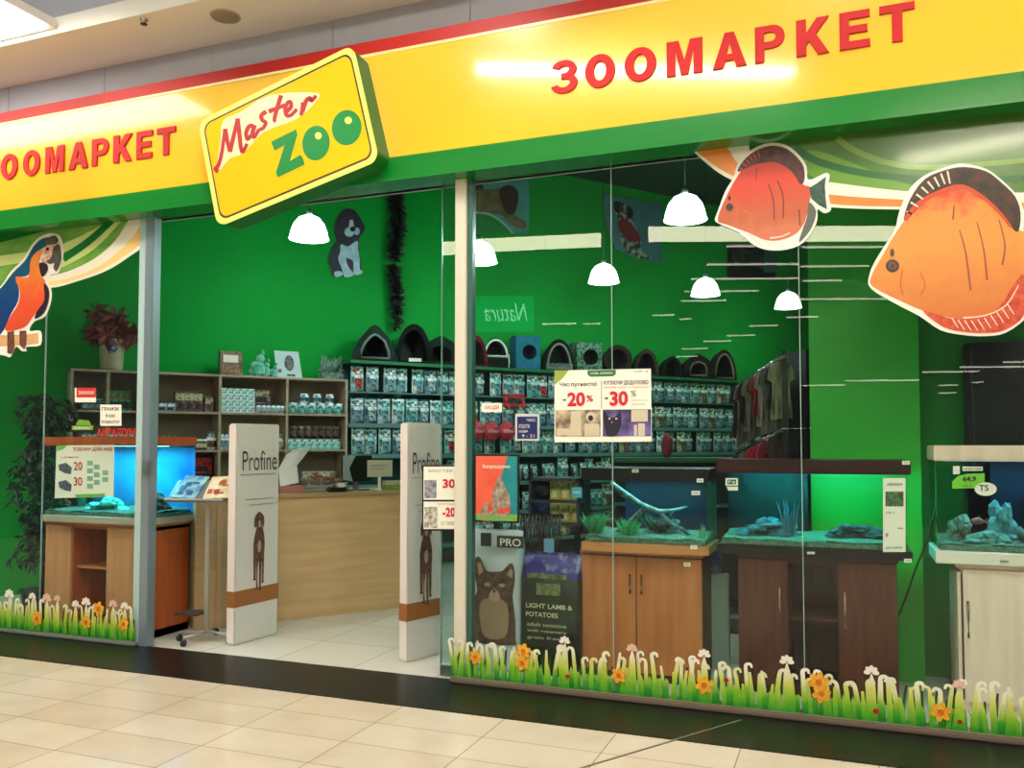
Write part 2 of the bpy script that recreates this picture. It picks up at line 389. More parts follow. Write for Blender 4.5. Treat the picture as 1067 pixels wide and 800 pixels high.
BLOCK = {'Т': [[(0,1),(1,1),(1,.8),(.65,.8),(.65,0),(.35,0),(.35,.8),(0,.8)]],
 'Е': [[(0,0),(0,1),(1,1),(1,.8),(.32,.8),(.32,.61),(.92,.61),(.92,.41),(.32,.41),(.32,.2),(1,.2),(1,0)]],
 'К': [[(0,0),(0,1),(.31,1),(.31,.62),(.64,1),(1,1),(.60,.56),(1,0),(.66,0),(.40,.38),(.31,.29),(.31,0)]],
 'Р': [[(0,0),(0,1)]+arc(.58,.68,.42,.32,90,-90)+[(.31,.36),(.31,0)]],
 'А': [[(0,0),(.36,1),(.64,1),(1,0),(.7,0),(.635,.2),(.365,.2),(.3,0)]],
 'М': [[(0,0),(0,1),(.34,1),(.5,.42),(.66,1),(1,1),(1,0),(.76,0),(.76,.74),(.6,0),(.4,0),(.24,.74),(.24,0)]],
 'О': [arc(.5,.5,.5,.5,0,345,23)],
 'З': [arc(.46,.73,.5,.27,160,0,10)[:-1]+arc(.62,.73,.34,.25,0,-55,4)+arc(.6,.30,.4,.26,50,0,4)+arc(.46,.30,.54,.30,0,-165,12)+arc(.46,.30,.25,.13,195,360,10)+arc(.5,.32,.2,.10,20,85,5)+[(.36,.43),(.36,.6)]+arc(.46,.71,.21,.11,-70,160,10)]}
HOLE = {'Р': [arc(.54,.68,.16,.13,90,-90)+[(.31,.55),(.31,.81)]], 'А': [[(.42,.38),(.5,.72),(.58,.38)]], 'О': [arc(.5,.5,.21,.3,0,345,23)]}
def letters(seq, zt, zb):
    for ch, a, c in seq:
        xa = on_y(a, 60, YF).x; xc = on_y(c, 60, YF).x
        mb = MB(); f_ = lambda q: (fx(xa+(xc-xa)*q[0]), zb+(zt-zb)*q[1])
        for o_ in BLOCK[ch]:
            if ch in HOLE:
                # letter with a counter: tessellate outline and hole together
                from mathutils.geometry import tessellate_polygon
                O_, H_ = [f_(q) for q in o_], [f_(q) for q in HOLE[ch][0]]
                al = O_+H_; tr = tessellate_polygon([[Vector((q[0], q[1], 0)) for q in O_], [Vector((q[0], q[1], 0)) for q in H_]])
                mb.add([(q[0], -.012, q[1]) for q in al], [tuple(t3) for t3 in tr])
                for lp in (O_, H_):
                    n = len(lp); mb.add([(q[0], -.012, q[1]) for q in lp]+[(q[0], 0, q[1]) for q in lp], [(i, (i+1)%n, (i+1)%n+n, i+n) for i in range(n)])
            else: mb.prism([f_(q) for q in o_], -.012, 0)
        mb.build('letter', LET, fas)
# vertical extents from the photo
rt = (zf(935, 6)+zf(800, 28)+zf(712, 41))/3-zG0; rb = (zf(935, 43)+zf(800, 65)+zf(712, 79))/3-zG0
lt = (zf(13, 160)+zf(176, 133))/2-zG0; lb = (zf(13, 187)+zf(176, 161))/2-zG0
print('letters', rt, rb, lt, lb)
letters([('З',576,602),('О',610,641),('О',651,684),('М',695,732),('А',743,778),('Р',787,818),('К',830,864),('Е',875,907),('Т',917,954)], rt, rb)
letters([('З',-17,-1),('О',5,22),('О',28,45),('М',51,70),('А',75,95),('Р',99,116),('К',121,140),('Е',145,161),('Т',166,185)], lt, lb)

# tilted lightbox
YB = -.31
def C(x, y): return (200+x/4.0, 40+y/4.0)
TL, TR, BR, BL = C(26,347), C(672,25), C(780,508), C(106,787)
def bil(a, b_):   # a right, b up
    u = [TL[i]*(1-a)+TR[i]*a for i in (0,1)]; l_ = [BL[i]*(1-a)+BR[i]*a for i in (0,1)]
    return (l_[0]*(1-b_)+u[0]*b_, l_[1]*(1-b_)+u[1]*b_)
def rrect(ins, rad, n=6, asp=1.75):
    pts = []; ix, iy = ins/asp, ins; rx, ry = rad/asp, rad
    for cx, cy, a0 in ((1-ix-rx, 1-iy-ry, 0), (ix+rx, 1-iy-ry, 90), (ix+rx, iy+ry, 180), (1-ix-rx, iy+ry, 270)):
        for k in range(n+1):
            a = R(a0+90*k/n); pts.append(bil(cx+rx*math.cos(a), cy+ry*math.sin(a)))
    return pts
lb_ = Flat(('F', YB), (300, 235), 'box_sign', 'tilted yellow lightbox reading Master Zoo with a green edge, mounted on the fascia', 'sign')
mb = MB(); mb.prism([lb_.uv(p) for p in rrect(0, .1)], .006, abs(YB-YF)); mb.build('green_casing', M('casing_green', (10,112,30), .45), lb_.root)
lb_.poly('front_panel', M('lightbox_pale_rim', (244,228,110), .25, emit=.1), [rrect(0, .1)], 0, th=.006)
lb_.poly('border_line', M('dark_line', (58,52,14), .5), [rrect(.045, .085)], 1)
lb_.poly('face', M('lightbox_yellow', (250,186,14), .2, coat=.3, emit=.08), [rrect(.062, .075)], 2)
lb_.poly('white_swash', M('swash_white', (248,224,170), .4), [[C(*q) for q in ((104,560),(120,440),(132,345),(200,310),(330,238),(520,228),(520,262),(440,335),(300,392),(215,480),(160,500))]], 3, 3)
strokes = [[(112,556),(100,545),(112,530),(126,480),(140,378)], [(140,378),(150,430),(160,474)], [(160,474),(178,400),(192,335)], [(192,335),(200,400),(206,455),(214,474),(232,440)],
  [(258,366),(240,368),(228,396),(234,422),(248,404)], [(264,362),(254,400),(262,412),(282,380)], [(312,306),(292,322),(296,342),(310,352),(300,374),(282,382)], [(374,238),(358,290),(346,338),(352,348)], [(322,306),(398,276)],
  [(396,306),(414,288),(414,268),(402,268),(391,292)], [(391,290),(396,320),(414,322),(440,296)], [(466,268),(462,300),(456,322)], [(462,306),(478,262),(494,250),(500,262),(520,240)]]
lb_.poly('word_master', M('master_red', (180,14,28), .5), [Rib([C(*p) for p in ribbon(smoothed(s_, 4, False), 19, 14)]) for s_ in strokes], 4)
G2 = M('zoo_green', (4,130,52), .4)
lb_.poly('letter', G2, [[C(*q) for q in ((332,432),(345,425),(436,380),(442,400),(410,512),(452,486),(462,494),(472,526),(360,580),(352,560),(388,446),(346,468))]], 4)
lb_.poly('letter', G2, [[C(*p) for p in ell(519, 437, 57, 73, 28, .12)]], 4)
lb_.poly('letter', G2, [[C(*p) for p in ell(647, 373, 62, 74, 28, .12)]], 4)
lb_.poly('letter_highlight', MC['lightbox_pale_rim'], [[C(*p) for p in ell(529, 407, 14, 15, 14)], [C(*p) for p in ell(654, 343, 15, 15, 14)]], 5)

# ================================================================ STICKERS ON THE GLASS
GP = -.004
def W4(x, y): return (700+x/2.907, 120+y/2.907)
# ---- right window film
fl = Flat(('F', GP), (1000, 230), 'window_film', 'green swirling film behind the two fish stickers', 'window film')
OLV = M('film_olive', (66,112,26), .22, c2=(50,104,24), scale=1.5, coat=.3)
fl.poly('film_base', OLV, [[W4(*q) for q in ((300,60),(1150,-40),(1150,270),(900,262),(690,236),(480,206),(390,180),(330,120))]], 0)
fl.poly('light_arc', M('film_light_green', (96,146,38), .22, coat=.3), [smoothed([W4(*q) for q in ((385,120),(440,108),(560,150),(700,205),(860,236),(1150,262),(1150,272),(860,262),(690,232),(480,204),(400,170))], 3)], 1)
fl.poly('dark_arc', M('film_dark_green', (8,92,30), .22, coat=.3), [ribbon(smoothed([W4(*q) for q in ((372,100),(440,140),(560,172),(700,190),(860,196),(1150,190))], 4, False), 8, 6)], 2)
fl.poly('pale_arc', M('film_mid_green', (112,148,50), .22, coat=.3), [ribbon(smoothed([W4(*q) for q in ((500,70),(560,110),(660,145),(800,158),(1150,130))], 4, False), 7, 5)], 1)
OR = M('stripe_orange', (232,120,40), .3, c2=(240,150,60), scale=2); STW = M('stripe_white', (234,226,206), .3)
fl.poly('white_stripe', STW, [smoothed([W4(*q) for q in ((55,88),(150,70),(225,80),(250,140),(330,180),(475,203),(700,230),(860,236),(1150,240),(1150,300),(860,290),(690,286),(470,278),(300,240),(180,196),(110,150))], 4)], 3)
fl.poly('orange_stripe', OR, [smoothed([W4(*q) for q in ((66,92),(140,76),(175,110),(205,150),(300,205),(470,240),(690,256),(860,262),(1150,268),(1150,286),(860,280),(690,278),(470,268),(300,226),(185,184),(115,142))], 4)], 4)
# ---- left window film
def W5(x, y): return (x/3.6375, 220+y/3.636)
fl = Flat(('F', GP), (70, 300), 'window_film', 'pale green streaked film behind the parrot sticker', 'window film')
fl.poly('film_base', M('film_pale_green', (130,176,78), .25, c2=(92,154,54), scale=3, stretch=(1,1,3)), [[W5(*q) for q in ((-200,90),(0,78),(565,0),(560,60),(480,130),(330,210),(190,262),(100,280),(60,340),(-200,420))]], 0)
fl.poly('light_arc', M('film_yellow_green', (200,216,130), .25), [ribbon(smoothed([W5(*q) for q in ((-200,210),(60,180),(240,140),(400,60),(480,20))], 4, False), 12, 5), ribbon(smoothed([W5(*q) for q in ((200,215),(330,150),(430,60),(470,15))], 4, False), 8, 3)], 1)
fl.poly('dark_arc', M('film_deep_green', (10,110,40), .25), [ribbon(smoothed([W5(*q) for q in ((240,180),(330,120),(420,40),(440,20))], 4, False), 8, 6), [W5(*q) for q in ((-200,100),(0,84),(420,28),(340,50),(160,78),(0,120),(-200,150))]], 2)
fl.poly('white_stripe', STW, [smoothed([W5(*q) for q in ((175,252),(260,228),(360,180),(440,110),(495,30),(562,0),(562,110),(480,180),(400,228),(300,264),(195,290))], 4)], 3)
fl.poly('orange_stripe', ramp_mat('stripe_cream_to_orange', 'X', [(0,(240,214,140)),(.55,(240,200,120)),(.8,(232,150,80)),(1,(222,110,50))], .3, (-.1,1.25), .1), [smoothed([W5(*q) for q in ((190,268),(280,250),(380,206),(460,146),(510,90),(550,30),(562,25),(562,96),(480,165),(390,220),(290,258),(195,282))], 4)], 4)
# ---- fish
def fish_big():
    def c(x, y): return (880+x/3.807, 150+y/3.807)
    f = Flat(('F', GP-.006), (1000, 350), 'fish_sticker', 'large orange discus fish sticker with a dark top fin', 'sticker')
    out = [c(*q) for q in ((98,520),(104,572),(200,632),(300,684),(380,738),(470,757),(560,762),(640,748),(720,690),(775,610),(800,560),(880,600),(930,560),(900,400),(930,270),(870,250),(790,330),(715,360),(712,270),(685,205),(620,140),(560,98),(470,78),(400,92),(312,128),(250,190),(214,280),(198,340),(130,450))]
    f.poly('white_outline', M('sticker_white', (240,232,220), .35), [out], 0, 3)
    f.poly('body', ramp_mat('fish_orange', 'Z', [(0,(206,100,46)),(.3,(214,128,56)),(.55,(240,146,58)),(.74,(240,140,54)),(.86,(222,70,30)),(1,(200,60,30))], .35, (0,.85)), [[c(*q) for q in ((106,525),(112,566),(220,622),(310,660),(420,690),(520,700),(620,672),(700,600),(760,520),(800,470),(880,530),(910,500),(880,400),(905,290),(860,285),(780,350),(700,345),(640,300),(560,225),(470,180),(400,190),(300,235),(225,320),(140,460))]], 1, 3)
    f.poly('anal_fin', M('fin_red', (188,52,30), .4, c2=(214,90,56), scale=30), [[c(*q) for q in ((310,660),(420,692),(520,690),(610,650),(670,560),(712,520),(716,670),(640,736),(560,750),(470,745),(390,725))]], 2, 3)
    f.poly('fin_rays', M('ray_white', (236,214,196), .4), [ribbon([c(*p) for p in ((x, y), (x+26, y+40))], 1.3, .8) for x, y in ((425,690),(450,698),(476,700),(502,700),(528,696),(554,690),(580,680),(604,668),(626,654),(646,636))]+[ribbon(smoothed([c(*p) for p in ((470,690),(560,680),(640,640),(690,560))], 3, False), 1.6, 1)], 3)
    f.poly('dorsal_fin', M('fin_black', (40,34,28), .4, c2=(84,48,28), scale=18), [[c(*q) for q in ((236,290),(262,215),(318,140),(400,104),(475,92),(560,108),(620,152),(676,208),(698,275),(690,345),(665,335),(610,262),(545,205),(470,165),(400,178),(320,225),(250,300))]], 2, 3)
    f.poly('fin_edge_red', M('fin_edge_red', (206,70,30), .4), [ribbon(smoothed([c(*p) for p in ((240,300),(300,232),(400,182),(470,170),(545,210),(610,268),(660,330))], 4, False), 5, 3)], 3)
    f.poly('fin_notches', MC['ray_white'], [ribbon([c(*p) for p in ((x, y), (x+dx, y+dy))], 2.2, 1.6) for x, y, dx, dy in ((246,268,26,14),(262,232,30,18),(284,200,28,20),(306,172,26,24),(330,150,24,30),(356,132,20,38),(382,118,16,42),(408,108,10,50))], 3)
    f.poly('body_stripes', M('stripe_violet', (150,70,60), .4), [ribbon(smoothed([c(*p) for p in s_], 3, False), 1.2, 2.2) for s_ in (((455,340),(480,430),(500,580)),((525,310),(552,420),(565,540)),((612,300),(636,400),(625,480)),((435,240),(430,300)))], 2)
    f.poly('gill', M('gill_brown', (196,100,50), .4), [ribbon(smoothed([c(*p) for p in ((230,500),(222,560),(232,600))], 3, False), 1.5, 2), ribbon(smoothed([c(*p) for p in ((300,510),(320,560),(300,600))], 3, False), 1.2, 2)], 2)
    f.poly('eye', M('eye_dark', (44,14,10), .2), [[c(*p) for p in ell(190, 484, 27, 26, 18)], [c(*p) for p in ell(189, 432, 9, 17, 12)]], 3)
    f.poly('pupil', M('eye_ring', (150,60,30), .2), [[c(*p) for p in ell(190, 484, 15, 14, 14)]], 4)
    f.poly('pupil', M('pupil_black', (6,5,5), .2), [[c(*p) for p in ell(190, 484, 10, 10, 14)]], 5)
def fish_small():
    def c(x, y): return (720+x/5.33, 130+y/5.33)
    f = Flat(('F', GP-.006), (800, 260), 'fish_sticker', 'smaller red discus fish sticker with a dark green tail beside the big orange fish', 'sticker')
    out = [c(*q) for q in ((134,532),(150,478),(190,370),(236,292),(256,226),(302,168),(370,120),(450,100),(532,114),(600,168),(642,230),(648,304),(692,294),(748,268),(770,282),(762,330),(766,400),(778,470),(740,490),(702,468),(702,524),(668,604),(600,670),(500,697),(400,690),(330,654),(270,600),(180,560))]
    f.poly('white_outline', MC['sticker_white'], [out], 0, 3)
    f.poly('body', ramp_mat('fish_red', 'Z', [(0,(216,120,90)),(.3,(186,92,56)),(.55,(204,60,40)),(1,(214,40,30))], .35, (0,.62)), [[c(*q) for q in ((148,525),(200,390),(250,300),(310,220),(400,190),(500,200),(580,260),(620,330),(668,350),(660,420),(640,520),(590,600),(500,640),(410,640),(320,600),(200,555))]], 1, 3)
    f.poly('dorsal_fin', M('fin_dark_red', (52,22,20), .4, c2=(96,36,30), scale=25), [[c(*q) for q in ((262,262),(272,226),(320,172),(380,136),(450,118),(526,132),(588,180),(626,236),(630,310),(606,330),(560,262),(480,212),(400,212),(320,235))]], 2, 3)
    f.poly('fin_notches', MC['fish_red'], [ribbon([c(*p) for p in ((x, y), (x+dx, y+dy))], 1.4, 1) for x, y, dx, dy in ((272,240,24,14),(288,215,22,18),(306,194,20,20),(326,176,18,26),(348,160,14,32),(372,146,12,36))], 3)
    f.poly('tail', M('tail_green', (30,62,44), .4, c2=(50,90,70), scale=40), [[c(*q) for q in ((655,352),(700,325),(750,288),(744,340),(748,410),(756,470),(712,448),(668,410))]], 2)
    f.poly('lower_fin', M('fin_grey', (90,96,84), .4), [[c(*q) for q in ((655,430),(692,470),(690,520),(660,590),(600,655),(620,580),(645,510))]], 2, 3)
    f.poly('fin_rays', MC['ray_white'], [ribbon([c(*p) for p in ((x, y), (x+18, y+34))], .9, .7) for x, y in ((400,640),(420,644),(440,646),(460,646),(480,644),(500,640),(520,636))]+[ribbon(smoothed([c(*p) for p in ((315,605),(350,630),(400,680))], 3, False), 3, 1), ribbon(smoothed([c(*p) for p in ((440,630),(500,622),(550,600))], 3, False), 1.6, 1)], 3)
    f.poly('body_stripes', M('stripe_dark_red', (110,40,34), .4), [ribbon(smoothed([c(*p) for p in s_], 3, False), 1.4, 1.2) for s_ in (((430,330),(458,420),(462,530)),((480,310),(512,400),(512,520)),((365,240),(362,310)),((600,470),(606,560)))], 2)
    f.poly('gill', MC['gill_brown'], [ribbon(smoothed([c(*p) for p in ((290,470),(330,500),(310,540))], 3, False), 2, 1), ribbon(smoothed([c(*p) for p in ((262,450),(250,500),(262,560))], 3, False), 1.6, 1)], 2)
    f.poly('eye', MC['pupil_black'], [[c(*p) for p in ell(215, 458, 20, 21, 16)], [c(*p) for p in ell(214, 408, 7, 14, 12)]], 3)
fish_big(); fish_small()
# ---- parrot
def parrot():
    def c(x, y): return (x/5.3375, 230+y/5.333)
    f = Flat(('F', GP-.006), (20, 370), 'parrot_sticker', 'blue and orange macaw parrot sticker perched on a branch on the left window', 'sticker')
    out = [c(*q) for q in ((-120,560),(-110,440),(0,368),(60,282),(130,212),(178,132),(228,86),(288,68),(334,86),(352,150),(348,226),(326,288),(284,300),(262,330),(284,376),(286,440),(252,530),(190,560),(165,612),(226,612),(226,690),(150,700),(148,724),(120,722),(90,700),(60,755),(30,750),(-20,740),(-120,730))]
    f.poly('white_outline', MC['sticker_white'], [smoothed(out, 3)], 0)
    f.poly('back_and_wing', ramp_mat('parrot_blue', 'Z', [(0,(20,40,90)),(.4,(10,60,120)),(.75,(8,90,110)),(1,(20,70,80))], .35, (0,1.05)), [smoothed([c(*q) for q in ((-120,640),(-105,450),(0,380),(70,292),(140,222),(188,142),(240,98),(300,95),(280,130),(210,170),(170,230),(160,300),(90,320),(106,380),(100,450),(60,520),(20,610),(-40,660))], 3)], 1)
    f.poly('breast', ramp_mat('parrot_orange', 'Z', [(0,(214,74,40)),(.35,(226,80,44)),(.7,(236,130,44)),(1,(232,150,60))], .35, (.15,.9)), [smoothed([c(*q) for q in ((88,312),(160,312),(172,220),(210,170),(246,160),(222,220),(226,300),(250,330),(262,400),(232,470),(180,540),(140,590),(60,612),(30,600),(60,530),(104,460),(112,390))], 3)], 2)
    f.poly('dark_side_feathers', M('parrot_dark', (34,20,30), .4), [smoothed([c(*q) for q in ((246,350),(272,376),(274,440),(246,515),(196,545),(210,500),(250,440))], 3), smoothed([c(*q) for q in ((222,235),(262,240),(268,275),(240,312),(226,285))], 3)], 3)
    f.poly('face', M('parrot_face', (232,208,184), .4, c2=(200,120,100), scale=40), [smoothed([c(*q) for q in ((246,150),(300,120),(322,130),(300,180),(270,230),(232,232),(240,190))], 3)], 3)
    f.poly('beak', M('beak_dark', (70,62,52), .35, c2=(96,88,70), scale=20), [smoothed([c(*q) for q in ((300,150),(330,130),(342,170),(340,226),(318,280),(300,262),(306,235),(280,240),(262,226),(290,200))], 3), smoothed([c(*q) for q in ((255,110),(300,82),(325,100),(322,124),(270,134))], 3)], 4)
    f.poly('eye', MC['pupil_black'], [[c(*p) for p in ell(268, 158, 8, 8, 12)]], 5)
    f.poly('branch', M('branch_tan', (222,176,120), .45, c2=(206,154,100), scale=20, stretch=(1,1,5)), [[c(*q) for q in ((-120,640),(150,632),(212,622),(216,682),(150,690),(-120,704))]], 1)
    f.poly('foot', M('foot_brown', (96,40,30), .4, c2=(120,80,60), scale=40), [[c(*q) for q in ((44,618),(80,612),(84,700),(70,740),(44,735))], [c(*q) for q in ((112,612),(150,610),(148,690),(138,715),(112,690))]], 4)
parrot()

# ---- flower borders
GRS = ramp_mat('printed_grass', 'Z', [(0,(10,110,24)),(.22,(60,160,30)),(.42,(160,186,60)),(.66,(226,222,168)),(1,(238,232,222))], .45, (0,.24))
GRS2 = ramp_mat('printed_dark_grass', 'Z', [(0,(6,80,26)),(.4,(8,110,30)),(.8,(30,60,30)),(1,(20,20,18))], .45, (0,.2))
GRS3 = ramp_mat('printed_light_grass', 'Z', [(0,(30,140,30)),(.3,(130,186,40)),(.6,(206,206,90)),(1,(238,230,210))], .45, (0,.24))
DAF = M('daffodil_yellow', (238,188,56), .4, c2=(226,140,30), scale=60); DAFC = M('daffodil_centre', (210,110,20), .4)
BLO = M('blossom_white', (236,226,210), .4); BLOP = M('blossom_pink', (226,182,160), .4); LADY = M('ladybird_red', (170,30,20), .4)
def border(name_label, x0, x1, y, dens, flowers, seed):
    rnd = random.Random(seed)
    f = thing('flower_border_sticker', name_label, 'flower border sticker', (x0, y, .036))
    g = [MB(), MB(), MB(), MB()]
    def blade(mb, x, h, w, lean, hook, yy):
        pts = [(x, 0), (x+lean*.3, h*.45), (x+lean*.7, h*.8), (x+lean, h)]
        if hook: s_ = 1 if hook > 0 else -1; pts += [(x+lean+s_*.010, h+.012), (x+lean+s_*.026, h+.012), (x+lean+s_*.032, h-.006)]
        mb.prism(ribbon(smoothed(pts, 3, False), w, w*.45), yy, yy+.001)
    x = 0; k = 0
    while x < x1-x0:
        g[0].prism([(x-.005, 0), (x+.032, 0), (x+.028, rnd.uniform(.06,.1)), (x+.014, rnd.uniform(.09,.13)), (x, rnd.uniform(.06,.1))], .0, .001)
        blade(g[k % 2*2], x+rnd.uniform(-.01,.01), rnd.uniform(.165,.235), rnd.uniform(.022,.032), rnd.uniform(-.03,.03), rnd.choice((-1,1,0,1)), -.0015*(1+k % 3))
        if rnd.random() < .8: blade(g[1], x+.014, rnd.uniform(.13,.2), .02, rnd.uniform(.0,.03), 0, .0015)
        if rnd.random() < .6: blade(g[2], x+.02, rnd.uniform(.10,.19), .026, rnd.uniform(-.02,.02), 0, -.0015*(4+k % 2))
        x += dens; k += 1
    for kind, fx_, fz, r in flowers:
        if kind in 'wp': g[2].prism([(fx_-x0-.028, 0), (fx_-x0+.028, 0), (fx_-x0+.016, fz*.8), (fx_-x0, fz), (fx_-x0-.016, fz*.8)], -.0085, -.0075)
    g[0].build('grass_blades', GRS, f); g[1].build('dark_grass_blades', GRS2, f); g[2].build('light_grass_blades', GRS3, f)
    for kind, fx_, fz, r in flowers:
        xx = fx_-x0; n = 6 if kind == 'd' else 5; mb = MB()
        for i in range(n):
            a = 2*PI*i/n+.3
            if kind != 'd': a = PI*i/(n-1); 
            pt = ell(xx+math.cos(a)*r*.6, fz+math.sin(a)*r*.6, r*.5, r*.34, 10, a); mb.prism(pt, -.012-.0004*i, -.010)
        if kind == 'd':
            o = mb.build('daffodil', DAF, f); MB().prism(ell(xx, fz, r*.34, r*.34, 12), -.017, -.013).build('flower_centre', DAFC, o)
        elif kind == 'w': mb.build('white_blossom', BLO, f)
        elif kind == 'p': mb.build('pink_blossom', BLOP, f)
        else: MB().prism(ell(xx, fz, r, r*.8, 12), -.013, -.010).build('ladybird', LADY, f)
def fl_at(kind, px, py, r=.035):
    q = on_y(px, py, -.035); return (kind, q.x, q.z-.036, r)
RB = [fl_at('d',496,684,.04), fl_at('d',546,678,.045), fl_at('d',545,690,.042), fl_at('d',645,703,.042), fl_at('d',734,713,.046), fl_at('d',853,710,.05), fl_at('d',856,722,.045), fl_at('d',980,741,.045), fl_at('w',589,668,.03), fl_at('p',659,676,.03), fl_at('w',734,682,.032), fl_at('w',820,689,.034), fl_at('w',908,700,.034), fl_at('p',999,714,.03), fl_at('l',592,704,.014), fl_at('l',757,708,.014), fl_at('l',913,740,.016), fl_at('l',1000,751,.012)]
border('long strip of printed grass and daffodils along the bottom of the right window', XR0+.0, 2.2, -.035, .046, RB, 3)
LB = [fl_at('w',11,620,.045), fl_at('d',40,644,.05), fl_at('w',35,622,.034), fl_at('p',50,624,.042), fl_at('w',80,630,.034), fl_at('w',91,628,.04), fl_at('d',91,648,.045), fl_at('d',104,634,.05), fl_at('p',119,630,.036), fl_at('w',131,632,.034), fl_at('d',130,650,.045), fl_at('p',61,624,.03)]
border('short strip of printed grass and daffodils along the bottom of the left window', -7.6, XL1-.03, -.035, .046, LB, 5)

# ---- posters and small notices on the glass
INK = M('print_black', (40,40,44), .5); PINK = M('print_red', (206,26,52), .5); PAPER = M('poster_paper', (240,234,218), .45); PGREY = M('print_grey', (150,146,140), .5)
f = Flat(('F', GP-.003), (628, 460), 'sale_poster', 'white sale poster reading -20% and -30% with photo strip, on the middle window', 'poster')
def S5(x, y): return (570+x/8.425, 375+y/8.42)
f.poly('paper', PAPER, [[S5(*q) for q in ((66,92),(912,76),(920,716),(66,722))]], 0)
f.poly('heading_tab', M('tab_green', (44,112,60), .4), [[S5(*q) for q in ((355,92),(604,86),(604,125),(580,142),(385,148),(358,130))]], 1)
f.poly('corner_flash', M('corner_yellow_green', (150,170,70), .4), [[S5(*q) for q in ((66,92),(190,90),(140,160),(66,220))]], 1)
f.poly('divider', PGREY, [[S5(*q) for q in ((476,180),(482,180),(482,430),(476,430))]], 1)
f.text('heading_text', INK, [('Час пухнастої', [S5(112,195),S5(440,190),S5(440,238),S5(112,240)], .01), ('КУПУЮЧИ ДОДАТКОВО', [S5(500,182),S5(890,176),S5(890,220),S5(500,224)], .015), ('-', [S5(140,345),S5(168,345),S5(168,358),S5(140,358)], .03), ('-', [S5(508,330),S5(538,330),S5(538,343),S5(508,343)], .03)], 2)
f.text('tab_text', PAPER, [('НОВА ЗНИЖКА', [S5(385,108),S5(580,104),S5(580,124),S5(385,128)], .0)], 2)
f.text('price_text', PINK, [('20', [S5(180,285),S5(335,280),S5(335,405),S5(180,408)], .04), ('30', [S5(552,275),S5(712,270),S5(712,400),S5(552,405)], .04), ('%', [S5(348,310),S5(405,308),S5(405,365),S5(348,367)], .02), ('ДРУГИЙ ТОВАР ЗІ ЗНИЖКОЮ', [S5(500,232),S5(890,228),S5(890,246),S5(500,250)], .0)], 2)
f.text('small_text', PGREY, [('%', [S5(735,268),S5(785,266),S5(785,320),S5(735,322)], .02), ('на вологий корм', [S5(745,345),S5(885,343),S5(885,362),S5(745,364)], .0), ('для котів', [S5(745,378),S5(860,376),S5(860,400),S5(745,402)], .0), ('24.04 - 8', [S5(760,92),S5(885,88),S5(885,108),S5(760,112)], .01)], 2)
f.poly('photo_strip', M('photo_brown', (70,50,44), .5, c2=(206,186,150), scale=14), [[S5(*q) for q in ((74,440),(470,436),(470,670),(74,672))]], 1)
f.poly('photo_strip', M('photo_violet', (44,30,74), .5, c2=(120,104,170), scale=9), [[S5(*q) for q in ((490,436),(912,432),(914,668),(490,670))]], 1)
f.poly('photo_detail', M('photo_beige', (206,190,164), .5), [[S5(*q) for q in ((210,450),(300,448),(300,668),(210,668))], [S5(*p) for p in ell(385, 500, 42, 44, 16)], [S5(*q) for q in ((330,560),(460,560),(460,668),(330,668))], [S5(*q) for q in ((85,600),(195,600),(195,660),(85,660))], [S5(*q) for q in ((740,438),(885,436),(885,540),(740,542))], [S5(*q) for q in ((765,570),(790,570),(790,665),(765,665))], [S5(*q) for q in ((800,556),(860,556),(860,665),(800,665))]], 2)
f.poly('cat_face', M('print_dark_violet', (30,24,40), .5), [smoothed([S5(*q) for q in ((505,450),(545,500),(600,500),(640,452),(655,520),(640,600),(600,665),(530,665),(510,600),(500,520))], 3), [S5(*p) for p in ell(385, 510, 22, 26, 14)]], 3)
f.poly('cat_eyes', M('print_pink_eye', (226,190,190), .5), [[S5(*p) for p in ell(550, 515, 10, 8, 10)], [S5(*p) for p in ell(610, 515, 10, 8, 10)], [S5(*p) for p in ell(572, 545, 7, 5, 10)]], 4)

f = Flat(('F', GP-.003), (550, 459), 'notice_sticker', 'small dark blue notice with a pale frame left of the big sale poster', 'sticker')
f.poly('frame', M('pale_frame', (196,200,196), .4), [rect(537,431,562,459)], 0); f.poly('blue_face', M('notice_blue', (24,30,96), .4), [rect(539,434,560,457)], 1)
f.text('text', PAPER, [('ЧАС', (549,436,558,439), .01), ('РОБОТИ', (541,442,552,446), .0), ('щодня', (541,448,550,451), .0), ('9 - 21', (544,452.5,557,455.5), .0)], 2)
f = Flat(('F', GP-.003), (513, 430), 'notice_sticker', 'tiny white notice with red letters above the blue notice', 'sticker')
f.poly('paper', PAPER, [rect(502,420,523,429)], 0); f.text('text', PINK, [('АКЦІЯ', (505,422.5,520,427), .02)], 1)
# red and teal framed poster
f = Flat(('F', GP-.02), (517, 543), 'cat_poster', 'red and teal poster of cats in a dark frame beside the cream post', 'poster')
f.poly('frame', BLACK, [[(494,473),(541,473.5),(540.5,545),(494,543.5)]], 0, th=.012)
f.poly('red_half', M('poster_red', (222,82,58), .4, c2=(232,100,74), scale=6), [[(496,475),(529,475),(518,510),(508,543),(496,541)]], 1)
f.poly('teal_half', M('poster_teal', (20,118,130), .4, c2=(30,140,140), scale=6), [[(529,475),(539,475.5),(539,543),(508,543),(518,510)]], 1)
f.poly('grass_strip', M('poster_green', (116,160,70), .4), [[(496,535),(539,536),(539,543),(496,541.5)]], 2)
f.poly('cat_picture', M('poster_cat', (170,160,140), .5, c2=(116,90,76), scale=40), [smoothed([(516,536),(513,520),(516,506),(521,496),(526,506),(531,516),(532,530),(530,537)], 3), smoothed([(502,536),(504,526),(509,524),(514,530),(514,537)], 3)], 3)
f.poly('red_flowers', M('poster_flower', (206,70,50), .5), [ell(523,532,4,3.5,10), ell(529,531,3.4,3,10), ell(511,530,3.2,3,10)], 4)
